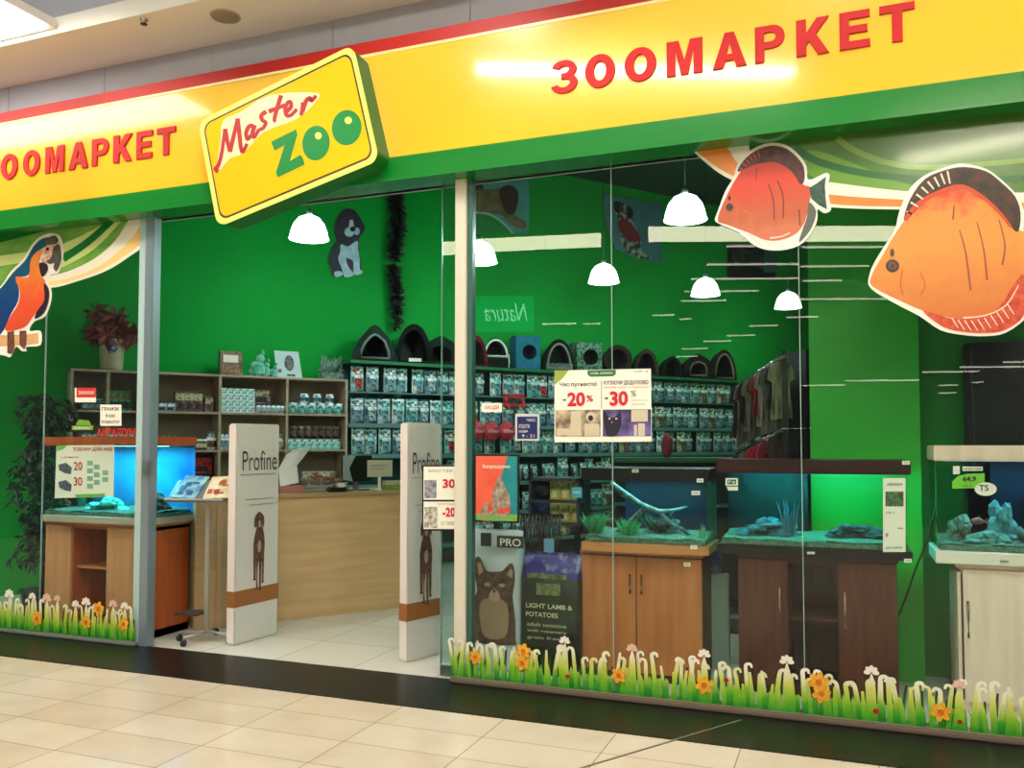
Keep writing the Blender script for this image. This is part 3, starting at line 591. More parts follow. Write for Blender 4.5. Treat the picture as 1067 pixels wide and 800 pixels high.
f.text('text', PAPER, [('Запрошуємо', (503,484,532,488.5), .01)], 4)
# poster beside the post, over the sliding leaf
f = Flat(('F', .052), (458, 552), 'discount_poster', 'narrow framed poster reading 30 and -20 left of the cream post', 'poster')
f.poly('frame', BLACK, [rect(440,484.5,480,553)], 0, th=.008); f.poly('paper', PAPER, [rect(441.5,486,480,520.5), rect(441.5,522.5,480,551)], 1)
f.text('price_text', PINK, [('30', (461.5,499,474.5,508.5), .04), ('-20', (461.5,528.5,474.5,538.5), .04)], 2)
f.poly('cat_picture', M('print_cat_grey', (90,90,100), .5, c2=(170,170,172), scale=30), [rect(442.5,500,455,519)], 2)
f.poly('dog_picture', M('print_dog', (110,96,86), .5, c2=(220,214,196), scale=40), [rect(442.5,528,456,550)], 2)
f.text('small_text', PGREY, [('МАСТЕР', (447,489,472,492), .01), ('купуй більше', (456,523.5,474,526.5), 0), ('всі товари', (460,542,474,548), 0)], 2)
# left window notices
f = Flat(('F', GP-.003), (116, 442), 'opening_hours_notice', 'small white opening hours notice on the left window', 'notice')
f.poly('paper', PAPER, [rect(104.5,421.5,126.5,443.5)], 0); f.text('text', INK, [('ГРАФІК', (106.5,424,124.5,428), .02), ('9:00', (110,431.5,120,435), .01), ('РОБОТИ', (106.5,438,124.5,441), .02)], 1)
f = Flat(('F', GP-.003), (88, 419), 'notice_sticker', 'small red and white notice high on the left window beside the shelf', 'sticker')
f.poly('paper', PAPER, [rect(78,404,100,419)], 0); f.poly('red_band', M('notice_red', (206,50,40), .4), [rect(80,404,100,414)], 1)
f.text('text', PAPER, [('ЗНИЖКИ', (82,407,98,411), .01)], 2)
f = Flat(('F', GP-.003), (86, 447), 'notice_sticker', 'yellow-green strip notice above the left aquarium', 'sticker')
f.poly('paper', M('notice_lime', (110,160,50), .4), [[(75,443.5),(97,443.5),(97,448),(75,448)], [(79,443),(95,443),(93,438),(82,437)]], 0)
f.text('text', PAPER, [('НОВИНКА', (77,444.5,95,447), .01)], 1)
f = Flat(('F', GP-.003), (120, 455), 'notice_sticker', 'row of red lettering stuck on the left window above the aquarium poster', 'sticker')
f.text('red_letters', M('notice_red', (206,50,40), .4), [('АКВАРІУМ', (101,446,141,454), .03)], 0)
# ================================================================ AQUARIA
def lamp(name, typ, loc, energy, color=(1,1,1), size=.1, parent=None, rot=(0,0,0), size_y=None):
    l_ = bpy.data.lights.new(name, typ); l_.energy = energy; l_.color = color
    if typ == 'AREA':
        l_.size = size
        if size_y: l_.shape = 'RECTANGLE'; l_.size_y = size_y
    else: l_.shadow_soft_size = size
    o = bpy.data.objects.new(name, l_); COL.objects.link(o); o.location = loc; o.rotation_euler = rot
    if parent: o.parent = parent
    return o
def bowed(x0, x1, y0, y1, bow, n=10):
    if not bow: return [(x0,y0),(x1,y0),(x1,y1),(x0,y1)]
    return [(x0+(x1-x0)*i/n, y0-bow*math.sin(PI*i/n)) for i in range(n+1)]+[(x1,y1),(x0,y1)]
GRAV = M('teal_gravel', (40,84,70), .8, c2=(96,130,104), scale=60, detail=6, bump=.6)
WATER = {}
def aquarium(label, X0, X1, Y0, D, z0, z1, hood, base, hm, bm_, lcol, power, back, bow=0, water=(.85,.97,.96), glow=6, grav=GRAV, backx=(0, 1), tilt=0):
    w = X1-X0; cx = (X0+X1)/2; h = z1-z0
    a = thing('aquarium', label, 'aquarium', (cx, Y0, z0))
    x0, x1 = -w/2, w/2
    MB().slab(bowed(x0-.012, x1+.012, -.012, D+.012, bow), 0, base).build('base_frame', bm_, a, bev=.004)
    MB().slab(bowed(x0-.012, x1+.012, -.012, D+.012, bow), h-hood, h).build('hood', hm, a, bev=.006)
    g = MB(); zb, zt = base, h-hood; out = bowed(x0, x1, 0, D, bow); inn = bowed(x0+.008, x1-.008, .008, D-.008, bow)
    n = len(out)
    g.add([(p[0],p[1],z) for z in (zb, zt) for p in out], [(i, (i+1)%n, (i+1)%n+n, i+n) for i in range(n)])
    g.build('glass_tank', TANKG, a)
    wk = 'water_%d_%d_%d' % tuple(int(c*100) for c in water)
    if wk not in MC:
        m = bpy.data.materials.new(wk); m.use_nodes = True; nt = m.node_tree; nt.nodes.remove(nt.nodes['Principled BSDF'])
        t_ = nt.nodes.new('ShaderNodeBsdfTransparent'); t_.inputs[0].default_value = (*water, 1); nt.links.new(t_.outputs[0], nt.nodes['Material Output'].inputs[0]); MC[wk] = m
    MB().box(x0+.012, x1-.012, .012, D-.018, zb+.002, zt-.03).build('water', MC[wk], a)
    gr = MB(); rnd = random.Random(int(abs(X0)*1000)); nx, ny = 26, 8; vs = []
    for j in range(ny+1):
        for i in range(nx+1):
            vs.append((x0+.014+(w-.028)*i/nx, .014+(D-.034)*j/ny, zb+.034+.022*j/ny+rnd.uniform(-.003,.004)+.003*math.sin(i*.9+j)))
    gr.add(vs, [(j*(nx+1)+i, j*(nx+1)+i+1, (j+1)*(nx+1)+i+1, (j+1)*(nx+1)+i) for j in range(ny) for i in range(nx)], 0, True)
    gr.box(x0+.012, x1-.012, .011, D-.02, zb+.003, zb+.031)
    o = gr.build('gravel', grav, a); o['kind'] = 'stuff'
    if back: MB().box(x0+w*backx[0], x0+w*backx[1], D+.002, D+.006, zb, zt).build('background_panel', back, a)
    c255 = tuple(int(255*(v**.4545)) for v in lcol)
    MB().box(x0+.05, x1-.05, D*.45, D*.45+.03, zt-.004, zt-.0005).build('light_tube', M('tube_%d_%d_%d' % c255, c255, .5, emit=glow), a)
    lamp('aquarium_light', 'AREA', (0, D*.45, zt-.012), power, lcol, w*.85, a, rot=(tilt,0,0), size_y=D*.4)
    return a, (X0, X1, Y0, D, z0+base+.03, z0+h-hood)
def cabinet(label, X0, X1, Y0, D, z1, body, door, doors, niche=None, side=None, handles=CHROME, bow=0, top=None, dm2=None):
    """doors: (xa, xb, handle_x, hz0, hz1) in world x"""
    cx = (X0+X1)/2; c = thing('aquarium_cabinet', label, 'cabinet', (cx, Y0, 0)); x0, x1 = X0-cx, X1-cx
    b = MB().box(x0, x0+.018, .018, D, 0, z1-.02).box(x1-.018, x1, .018, D, 0, z1-.02).box(x0, x1, D-.01, D, 0, z1-.02).box(x0, x1, .018, D, .0, .06).box(x0, x1, .018, D, z1-.05, z1-.02)
    if niche:
        na, nb = niche[0]-cx, niche[1]-cx
        b.box(na-.018, na, .018, D, .06, z1-.05).box(nb, nb+.018, .018, D, .06, z1-.05)
    b.build('carcass', side or body, c, bev=.002)
    if niche: MB().box(na, nb, .05, D-.01, niche[2]-.009, niche[2]+.009).build('shelf', body, c)
    MB().slab(bowed(x0-.01, x1+.01, -.005, D+.005, bow), z1-.02, z1).build('top_board', top or body, c, bev=.003)
    for d_ in doors:
        o = MB().box(d_[0]-cx+.003, d_[1]-cx-.003, 0, .018, .05, z1-.03).build('door', door, c, bev=.002)
        if d_[2] is not None:
            hx = d_[2]-cx
            MB().tube([(hx,-.002,d_[3]+.015),(hx,-.022,d_[3]),(hx,-.024,(d_[3]+d_[4])/2),(hx,-.022,d_[4]),(hx,-.002,d_[4]-.015)], .006, 8).build('handle', handles, o)
    return c
fx_ = lambda px, Y, py=600: on_y(px, py, Y).x
fz_ = lambda px, py, Y: on_y(px, py, Y).z
def rock(label, x, y, z, r, mat, seed, cat='rock', group=None, name='aquarium_rock'):
    mb = MB(); rnd = random.Random(seed)
    for k in range(16):
        u = rnd.random(); mb.blob((rnd.uniform(-.75,.75)*r[0]*(1-u*.6), rnd.uniform(-.5,.5)*r[1], r[2]*(.12+u*.72)), (r[0]*rnd.uniform(.16,.38), r[1]*rnd.uniform(.25,.5), r[2]*rnd.uniform(.14,.3)), .24, 2, seed=seed*19+k)
    return solo(mb, name, mat, label, cat, (x, y, z-.02), 0, group)
def plant(label, x, y, z, h, n, mat, seed, spread=.5, w=.02, name='aquarium_plant', cat='aquatic plant'):
    rnd = random.Random(seed); mb = MB()
    for k in range(n):
        a = rnd.uniform(0, 2*PI); hh = h*rnd.uniform(.5,1); r = hh*spread*rnd.uniform(.2,1)
        mb.leaf((rnd.uniform(-.02,.02), rnd.uniform(-.02,.02), 0), (math.cos(a)*r, math.sin(a)*r*.6, hh), w)
    return solo(mb, name, mat, label, cat, (x, y, z-.015))
TEALR = M('teal_rock', (50,104,108), .8, c2=(110,160,164), scale=18, detail=6, bump=.5)
DARKR = M('dark_rock', (30,40,42), .8, c2=(84,104,104), scale=20, detail=6, bump=.5)
PLG = M('aquatic_leaf_green', (60,170,110), .5); PLD = M('aquatic_leaf_dark', (30,90,70), .5)
# --- A left corner tank
YA = .14; XA0, XA1 = fx_(44, YA), fx_(153, YA)
zA = fz_(100, 545, YA)
cabinet('tan and orange corner cabinet with an open niche under the left aquarium', XA0, XA1, YA+.02, .42, zA, WOODO, M('reflection_tan_door', (200,142,98), .4, c2=(186,128,84), scale=3, stretch=(6,6,.7)), [(XA0, fx_(71,YA), None, 0, 0), (fx_(108,YA), XA1, None, 0, 0)], niche=(fx_(72,YA), fx_(107,YA), fz_(90, 590, YA+.1)), side=WOODR, bow=.03)  # tan of the doors puts the window glass reflections into their colour
A, (a0, a1, ay, ad, az, azt) = aquarium('brightly lit blue aquarium with an orange wood hood in the left window', XA0-.01, XA1+.02, YA, .46, zA, fz_(100, 455, YA), .07, .05, WOODR, M('silver_wood_frame', (170,160,140), .4), (.25,.8,1), 14, M('lit_blue_back', (30,120,200), .5, c2=(60,170,210), scale=3), bow=.03, water=(.8,.97,1.0), glow=5)
plant('green feathery plants at the left end of the bright blue aquarium', a0+.12, ay+.25, az, .3, 60, M('aquatic_leaf_teal', (40,140,120), .5), 4, .35)
rock('turquoise stone pile in the middle of the bright blue aquarium', (a0+a1)/2-.08, ay+.2, az, (.2,.12,.12), M('turquoise_rock', (60,190,160), .6, c2=(120,220,200), scale=14, bump=.4), 5)
rock('dark stone pile at the right end of the bright blue aquarium', a1-.2, ay+.22, az, (.17,.12,.15), DARKR, 6)
f = Flat(('F', YA-.045), (88, 519), 'info_poster', 'white information poster with small product pictures stuck on the bright blue aquarium', 'poster')
f.poly('paper', PAPER, [[(59,464),(119,463.5),(118.5,517),(57,519)]], 0)
f.text('title', M('print_red', (206,26,52)), [('ТОВАРИ ДЛЯ АКВ', (76,466,117,470.5), .02), ('ціна', (64,475,82,477.5), .0), ('20', (77,481,86,490), .02), ('30', (77,497,86,506), .02)], 1)
f.poly('product_pictures', M('print_product', (60,66,80), .5, c2=(110,116,130), scale=60), [[(61,484),(69,482),(75,487),(74,494),(68,493),(62,490)], [(61,502),(69,500),(75,505),(74,512),(68,511),(62,508)]], 1)
f.poly('product_pictures', M('print_pale_green', (140,176,150), .5), [rect(x, y, x+6, y+5) for x, y in ((91,480),(98,484),(91,488),(98,492),(91,496),(98,500),(91,504),(107,490),(107,497))], 1)
f.poly('green_flash', M('print_green_flash', (110,180,80), .5), [[(59,464),(70,464),(66,468),(60,470)]], 1)
f.poly('green_flash', MC['print_green_flash'], [[(78,515),(110,514),(108,518),(80,518.5)]], 1)

# --- B orange wood tank
YB_ = .36; XB0, XB1 = fx_(605, YB_), fx_(731, YB_); zB = fz_(670, 576, YB_)
hB = M('bronze_handle', (110,80,50), .3, .8)
hz = (fz_(657, 618, YB_), fz_(657, 598, YB_))
cabinet('orange-brown two-door cabinet under the middle aquarium', XB0, XB1, YB_+.02, .42, zB, WOODO, WOODO, [(XB0, fx_(662,YB_), fx_(656,YB_), *hz), (fx_(662,YB_), XB1, fx_(668,YB_), *hz)], handles=hB, bow=.0, side=M('cabinet_side_dark', (90,60,40), .5))
WFR = M('bowed_wood_frame', (196,132,78), .35, c2=(180,114,62), scale=3, stretch=(.6,.6,6), coat=.2)
Bq, (b0, b1, by, bd, bz, bzt) = aquarium('aquarium with black hood, bowed wooden frame and driftwood, on the orange-brown cabinet', fx_(608,YB_), fx_(737,YB_), YB_, .42, zB, fz_(670, 488, YB_), .075, .055, BLACK, WFR, (.45,1,.95), 5, M('dark_blue_back', (18,50,92), .5, c2=(10,24,50), scale=3), bow=.045, water=(.82,.95,.95), glow=3, backx=(.22, 1))
# driftwood in B
mb = MB()
def wx(px, py, Y): p_ = on_y(px, py, Y); return (p_.x, Y, p_.z)
o0 = wx(660, 560, by+.2)
rel = lambda p_: (p_[0]-o0[0], p_[1]-o0[1], p_[2]-o0[2])
mb.tube([rel(wx(636,504,by+.12)), rel(wx(650,514,by+.14)), rel(wx(668,526,by+.16)), rel(wx(686,533,by+.18)), rel(wx(700,532,by+.2)), rel(wx(716,528,by+.22))], [.022,.022,.02,.018,.013,.006], 9)
mb.tube([rel(wx(672,529,by+.16)), rel(wx(656,545,by+.2)), rel(wx(642,556,by+.22)), rel(wx(630,565,by+.24))], [.018,.02,.018,.012], 8)
mb.tube([rel(wx(688,534,by+.18)), rel(wx(698,545,by+.2)), rel(wx(712,552,by+.2)), rel(wx(724,562,by+.22))], [.014,.014,.012,.01], 8)
mb.tube([rel(wx(700,533,by+.2)), rel(wx(690,550,by+.22)), rel(wx(692,566,by+.22))], [.012,.014,.014], 8)
solo(mb, 'driftwood', M('driftwood', (120,140,140), .7, c2=(60,72,74), scale=25, bump=.4), 'long curved driftwood branch in the middle aquarium', 'driftwood', o0)
rock('low grey rocks at the back of the middle aquarium', o0[0]+.18, by+.26, bz, (.16,.09,.12), DARKR, 11)
rock('small pale stone at the right front of the middle aquarium', wx(711,553,by+.08)[0], by+.08, bz, (.04,.03,.035), M('pale_stone', (190,200,196), .6), 12)
plant('bright green bushy plant at the left end of the middle aquarium', wx(615,550,by+.14)[0]+.03, by+.14, bz, .16, 190, PLG, 21, .8)
plant('green leafy plant in front of the driftwood in the middle aquarium', wx(655,560,by+.1)[0], by+.1, bz, .14, 70, PLG, 22, 1.0, .022)
plant('dark green plants behind the driftwood in the middle aquarium', wx(684,560,by+.25)[0], by+.25, bz, .16, 110, PLD, 23, 1.1)
plant('thin pale plant in the right corner of the middle aquarium', wx(731,560,by+.1)[0], by+.1, bz, .12, 14, M('aquatic_leaf_pale', (120,190,160), .5), 24, .3)
# --- C dark brown tank
YC = .36; XC0, XC1 = fx_(768, YC), fx_(935, YC); zC = fz_(850, 580, YC)
cabinet('dark brown cabinet with two doors and an open middle niche', XC0, XC1, YC+.03, .42, zC, WOODD, M('brown_door', (88,40,22), .35, c2=(70,30,16), scale=4, stretch=(8,8,.7), coat=.2), [(XC0, fx_(820,YC), fx_(812,YC), fz_(812,650,YC), fz_(812,612,YC)), (fx_(873,YC), XC1, fx_(880,YC), fz_(880,655,YC), fz_(880,617,YC))], niche=(fx_(821,YC), fx_(872,YC), fz_(845, 645, YC+.1)), handles=M('pink_metal_handle', (176,136,120), .3, .7))
HRED = M('dark_red_hood', (58,16,12), .3, c2=(40,12,10), scale=6, coat=.3)
Cq, (c0, c1, cy, cdp, cz, czt) = aquarium('wide aquarium with dark red hood and green glow, on the dark brown cabinet', fx_(750,YC), fx_(949,YC), YC, .42, zC, fz_(850, 479, YC), .08, .05, HRED, BLACK, (.06,.9,1), 13, M('black_back_panel', (5,9,14), .6, c2=(12,26,40), scale=5), water=(.78,.98,.92), glow=3, backx=(0, .47), tilt=R(38))
rock('long blue-grey rock ridge in the left half of the wide aquarium', wx(800,560,cy+.2)[0], cy+.2, cz, (.24,.1,.13), M('blue_grey_rock', (26,56,70), .8, c2=(70,120,136), scale=20, bump=.5), 31)
rock('flat dark rock with a cave opening in the right half of the wide aquarium', wx(893,562,cy+.2)[0], cy+.2, cz, (.22,.1,.12), M('dark_teal_rock', (14,40,42), .8, c2=(36,84,82), scale=16, bump=.5), 32)
rock('small white pebble heap on the gravel of the wide aquarium', wx(857,565,cy+.06)[0], cy+.06, cz, (.035,.03,.025), MC['pale_stone'], 33)
plant('blue-green branching coral plant in the wide aquarium', wx(822,545,cy+.16)[0], cy+.16, cz, .26, 40, M('coral_blue', (60,110,130), .5), 34, .35, .016)
f = Flat(('F', YC-.012), (932, 575), 'price_list', 'tall narrow white price list taped on the right end of the wide aquarium', 'price list')
f.poly('paper', PAPER, [rect(920,498,943.5,575)], 0)
f.poly('photo', M('list_photo', (90,130,70), .5, c2=(60,60,60), scale=40), [rect(922.5,512,941.5,527.5)], 1)
f.text('text', INK, [('АКВАРІУМ', (924,503,940,506), .02), ('108 л', (923,533,932,535), .0), ('1 499', (922,555,925.5,560), .02), ('ціна', (935,549,941,551.5), .02), ('ДИЗАЙН', (923,569,940,572), .02)], 1)
f = Flat(('F', YC-.012), (763, 511), 'square_sticker', 'small square sticker with a logo at the top left of the wide aquarium', 'sticker')
f.poly('frame', PAPER, [[(756,498),(769,498),(769,506),(756,506)], [(757,507),(769,507),(769,511),(759,511)]], 0); f.poly('mark', M('mark_dark', (30,70,70), .5), [rect(758,499.5,767,504.5)], 1); f.text('letters', PAPER, [('P', (759,500.5,762,503.5), .01), ('a', (763,501,766,503.5), .01)], 2)
# price tags
for lab, px, py, Y, wd, hh in (('small white tag on the middle hood', 662,490.5,YB_-.07,7,3.5), ('small white tag at the right end of the middle hood',729.5,500.5,YB_-.04,7,4), ('white tag inside the top right of the middle aquarium',725,513.5,YB_-.04,9,4.5), ('small white tag on the bowed frame under the middle aquarium',723,570,YB_-.05,7,4), ('small white tag on the right door of the orange-brown cabinet',716,588,YB_,7,4), ('white tag at the right end of the dark red hood',944,482,YC-.02,8,4), ('white tag at the right end of the black base frame',946,584,YC-.02,8,4), ('small white tag in the middle of the black base frame',845,576,YC-.02,8,2.5)):
    f = Flat(('F', Y-.008), (px, py), 'price_tag', lab, 'price tag', 'small white price tags on the aquaria'); f.poly('card', PAPER, [rect(px-wd/2, py-hh/2, px+wd/2, py+hh/2)], 0)
    f.poly('print', PGREY, [rect(px-wd*.3, py-hh*.1, px+wd*.3, py+hh*.1)], 1)
f = Flat(('F', YB_-.06), (600, 518), 'blue_tag', 'small light blue tag at the left edge of the middle aquarium', 'price tag')
f.poly('card', M('tag_blue', (70,170,200), .4), [rect(595.5,507.5,606.5,518.5)], 0); f.text('print', PAPER, [('НОВИЙ', (597,511,605,514), .02)], 1)
# --- D white tank
YD = .42; XD0 = fx_(998, YD); zD = fz_(1030, 589, YD); XDt0 = fx_(978, YD)
cabinet('pale cream cabinet with a long steel handle at the right edge', XD0, XD0+.86, YD+.02, .42, zD, WOODW, WOODW, [(fx_(1003,YD), XD0+.42, fx_(1008,YD), fz_(1008,664,YD), fz_(1008,626,YD)), (XD0+.42, XD0+.85, XD0+.8, .4, .6)], handles=M('steel_handle', (120,112,104), .3, .8), top=WOODW)
Dq, (d0, d1, dy, dd, dz, dzt) = aquarium('aquarium with pale cream hood and rocks at the right edge', XDt0, XDt0+1.0, YD, .42, zD, fz_(1030, 464, YD), .085, .07, WOODW, M('white_base', (226,220,206), .4), (.4,.85,1), 5, M('deep_blue_back', (10,40,80), .5, c2=(8,22,44), scale=3), water=(.8,.96,.97), glow=3, backx=(.32, 1))
def px_rock(label, px, py, y, r, mat, seed): rock(label, wx(px, py, y)[0], y, dz, r, mat, seed)
px_rock('tall turquoise rock tower in the right aquarium', 1042, 540, dy+.2, (.1,.08,.26), TEALR, 41)
px_rock('grey layered rocks at the left of the right aquarium', 1002, 550, dy+.2, (.1,.08,.16), M('brown_grey_rock', (96,96,84), .7, c2=(120,150,130), scale=18, bump=.5), 42)
px_rock('low teal stones in front of the turquoise rock tower', 1030, 560, dy+.12, (.15,.07,.09), M('teal_stones', (50,120,110), .7, c2=(110,160,150), scale=22, bump=.5), 43)
px_rock('blue stones at the right end of the right aquarium', 1064, 555, dy+.18, (.12,.08,.11), TEALR, 44)
p_ = wx(1018, 543, dy+.1)
mb = MB().blob((0,0,0), (.035,.014,.02), 0, 2).prism([(.028,0),(.055,.02),(.055,-.02)], -.003, .003).prism([(-.01,.015),(.015,.032),(.02,.012)], -.002, .002)
solo(mb, 'fish_ornament', M('pinkish_fish', (190,110,100), .4, c2=(120,70,60), scale=30), 'small pinkish fish between the rocks of the right aquarium', 'fish', p_)
f = Flat(('F', YD-.012), (1015, 515), 'price_sticker', 'lime green and white price sticker on the right aquarium', 'sticker')
f.poly('green_tag', M('tag_lime', (120,200,50), .4), [[(992,502),(998,496),(1008,493.5),(1026,493),(1026,505),(1015,508.5),(992,509)]], 0)
f.poly('white_tag', PAPER, [rect(993,485.5,1000,494), rect(1003,486,1024,490.5)], 1)
f.poly('white_oval', PAPER, [ell(1027, 509.5, 11.5, 7, 20)], 2)
f.text('text', INK, [('МАЙСТЕР', (1004,487,1023,489.5), .02), ('64,9', (1003,496,1017,502), .03), ('60 л', (1003,505,1012,507), .0), ('TS', (1020,505,1030,511.5), .02)], 3)
f = Flat(('F', YD-.016), (1047, 586), 'maker_badge', 'tiny grey badge on the white base of the right aquarium', 'badge'); f.poly('plate', PGREY, [rect(1042,583.8,1051,585.8)], 0)
x0_, x1_ = fx_(1011,1.0), fx_(1012,1.0)+.9
t = thing('dark_region_case', 'tall black display case behind the cream aquarium at the edge of the window', 'display case', ((x0_+x1_)/2, 1.0, 0)); w_ = (x1_-x0_)/2; h_ = fz_(1040,356,1.0)
MB().box(-w_, w_, .01, .13, 0, h_).build('case', M('case_black', (8,8,9), .3), t, bev=.004); MB().box(-w_+.03, -w_+.04, 0, .012, 1.2, h_-.03).box(w_*.1, w_*.1+.008, 0, .012, 1.2, h_-.03).build('rails', M('case_rail', (60,64,66), .3, .6), t)  # black case added to fill the dark depth of the shop
# cable
mb = MB().tube([(fx_(975,.6,520),.6,fz_(975,520,.6)),(fx_(968,.6,560),.6,fz_(968,560,.6)),(fx_(955,.6,590),.6,fz_(955,590,.6)),(fx_(944,.6,622),.6,fz_(944,622,.6)),(fx_(937,.6,640),.6,fz_(937,640,.6))], .005, 6)
solo(mb, 'power_cable', BLACK, 'black cable hanging between the wide aquarium and the right aquarium', 'cable')

# ================================================================ SECURITY GATES, COUNTER, STAND
GW = M('gate_white', (206,202,194), .4); GSIDE = M('gate_edge_white', (226,212,204), .4); GBR = M('gate_brown_band', (150,92,46), .4)
def gate(label, pa, pb, topy):
    a = on_z(*pa, 0); b_ = on_z(*pb, 0); d_ = (b_-a); ln = d_.length; rz = math.atan2(d_.y, d_.x)
    dist = (a-CAM).to_2d().length; r_ = ray(pa[0], topy); hz_ = CAM.z+r_.z*dist/r_.to_2d().length
    g = thing('security_gate', label, 'security gate', (a.x, a.y, 0), rz)
    th = .07
    MB().box(0, ln, 0, th, 0, hz_).build('panel', GW, g, bev=.008)
    MB().box(-.004, 0, 0.002, th-.002, .02, hz_-.01).build('front_edge', GSIDE, g)
    MB().box(-.006, ln+.002, -.003, th+.003, .27, .385).build('brown_band', GBR, g)
    # print on the face
    mb = MB(); put_text(mb, 'Profine', lambda u, v: (ln*.13+ln*.80*u, hz_-.345+.145*v), -.005, -.003); mb.build('brand_letters', INK, g)
    MB().box(ln*.1, ln*.9, -.004, -.002, hz_-.375, hz_-.370).box(ln*.2, ln*.85, -.004, -.002, hz_-.56, hz_-.555).box(ln*.3, ln*.85, -.004, -.002, hz_-.60, hz_-.596).build('thin_lines', PGREY, g)
    s_ = 1.0; dog = MB(); ox, oz = ln*.52, hz_-1.12
    P = lambda q: (ox+q[0], oz+q[1])
    dog.prism([P(q) for q in smoothed([(-.028,.44),(.0,.465),(.03,.45),(.04,.40),(.034,.36),(.05,.31),(.062,.24),(.058,.15),(.045,.10),(-.03,.10),(-.05,.16),(-.052,.24),(-.036,.31),(-.022,.35),(-.036,.40)], 3)], -.005, -.003)
    for e_ in ([(-.026,.45),(-.046,.42),(-.048,.365),(-.034,.35),(-.026,.40)], [(.03,.45),(.052,.42),(.054,.365),(.042,.35),(.034,.40)]): dog.prism([P(q) for q in smoothed(e_, 2)], -.006, -.005)
    for x_, z0_, w0 in ((-.040,-.02,.013),(-.014,-.09,.011),(.018,-.10,.011),(.046,-.05,.012)): dog.prism([P(q) for q in ((x_-w0,.16),(x_+w0,.16),(x_+w0*.6,z0_),(x_+w0*1.5,z0_-.015),(x_-w0*1.1,z0_-.015),(x_-w0*.6,z0_))], -.0055, -.003)
    dog.build('dog_picture', M('dog_brown', (66,42,34), .5, c2=(110,80,64), scale=30), g)
    MB().prism([P(q) for q in ell(.004,.375,.014,.028,14)], -.008, -.006).prism([P(q) for q in ell(.004,.21,.02,.045,14)], -.008, -.006).prism([P(q) for q in ell(-.014,.0,.006,.07,10)], -.008, -.006).build('dog_picture_light', M('dog_light', (170,140,120), .5), g)
    return g
gate('left white security gate with a brown band and a dog picture', (243.5,673), (289,660), 441)
gate('right white security gate with a brown band, partly behind the framed discount poster', (424,690.5), (459,681), 440)

# counter
K = wpt(0); kp = on_z(287, 647.5, 0); k2 = on_z(417, 630.5, 0)
kd = (k2-kp).normalized(); krz = math.atan2(kd.y, kd.x); print('counter dir', kd, 'wall', WD, 'len', (k2-kp).length)
kd = WD.copy(); krz = WRZ
def kray(px):
    r_ = ray(px, 600); n_ = Vector((kd.y, -kd.x, 0)); k_ = (kp-CAM).dot(n_)/r_.dot(n_); return ((CAM+r_*k_)-kp).dot(kd)
tk0, tk1 = kray(203), kray(441)
KH = 1.03
base = kp+kd*tk0; kl = tk1-tk0
cn = thing('sales_counter', 'long beige laminate sales counter behind the security gates', 'counter', (base.x, base.y, 0), krz)
MB().box(0, kl, 0, .03, 0, KH-.03).box(0, .03, .03, .6, 0, KH-.03).box(kl-.03, kl, .03, .6, 0, KH-.03).build('body', WOODL, cn, bev=.003)
MB().box(-.01, kl+.01, -.015, .66, KH-.03, KH).build('counter_top', M('counter_top', (170,142,100), .4, c2=(158,130,90), scale=3, stretch=(.6,6,6)), cn, bev=.004)
MB().box(.16, .20, -.012, 0, 0, KH-.035).build('edge_strip', M('edge_strip', (196,160,120), .4), cn)
def on_counter(px, dy=.2):
    """point on the counter top seen at column px"""
    t_ = kray(px); q = kp+kd*t_; n_ = Vector((-kd.y, kd.x, 0)); r_ = ray(px, 500)
    q0 = kp+n_*dy; nn = Vector((kd.y, -kd.x, 0)); k_ = (q0-CAM).dot(nn)/r_.dot(nn); q = CAM+r_*k_
    return (q.x, q.y, KH+.001)
# items on the counter
x_, y_, z_ = on_counter(303, .2)
t = thing('paper_holder', 'white leaflet holder with curled papers on the counter beside the left gate', 'leaflet holder', (x_, y_, z_), WRZ)
MB().box(-.10, .10, -.04, .08, 0, .06).build('tray', M('pinkish_tray', (170,110,100), .4), t)
mb = MB()
for k in range(4):
    a = [(-.09+.02*k, .0+.016*k, .05), (-.10+.02*k, .03+.016*k, .2), (-.03+.03*k, .04+.016*k, .32), (.02+.02*k, .04+.016*k, .36)]
    mb.add([(a_[0], a_[1]-.0, a_[2]) for a_ in a]+[(a_[0]+.12, a_[1]+.01, a_[2]+.03) for a_ in a], [(i, i+1, i+5, i+4) for i in range(3)])
o = mb.build('papers', M('paper_white', (226,226,220), .6), t); o.modifiers.new('s', 'SOLIDIFY').thickness = .004
x_, y_, z_ = on_counter(337, .22)
t = thing('treat_basket', 'low wire basket full of brown treats on the counter', 'basket', (x_, y_, z_), WRZ)
mb = MB()
for k in range(5): mb.tube([(-.2,-.09,.02+.02*k),(.2,-.09,.02+.02*k),(.2,.09,.02+.02*k),(-.2,.09,.02+.02*k),(-.2,-.09,.02+.02*k)], .002, 5)
mb.box(-.2,.2,-.09,.09,0,.008); mb.build('basket_frame', M('wire_grey', (130,140,130), .3, .7), t)
rnd = random.Random(3); mb = MB()
for k in range(46): mb.blob((rnd.uniform(-.17,.17), rnd.uniform(-.07,.07), .03+rnd.uniform(0,.14)*(1-abs(rnd.uniform(-1,1))*.3)), (.03,.02,.016), .15, 1, seed=k)
o = mb.build('treats', M('treat_brown', (110,76,58), .7, c2=(150,110,90), scale=20), t); o['kind'] = 'stuff'
x_, y_, z_ = on_counter(351, .12)
mb = MB().box(-.07,.07,-.05,.05,0,.045).box(-.04,.05,-.03,.05,.045,.07)
t = thing('card_terminal', 'small black and white card terminal at the edge of the counter', 'card terminal', (x_, y_, z_), WRZ)
MB().box(-.08,.08,-.05,.05,0,.04).build('body', BLACK, t, bev=.008); MB().box(.0,.07,-.03,.05,.04,.075).build('paper_roll_cover', WHITE, t, bev=.01)
x_, y_, z_ = on_counter(373, .25)
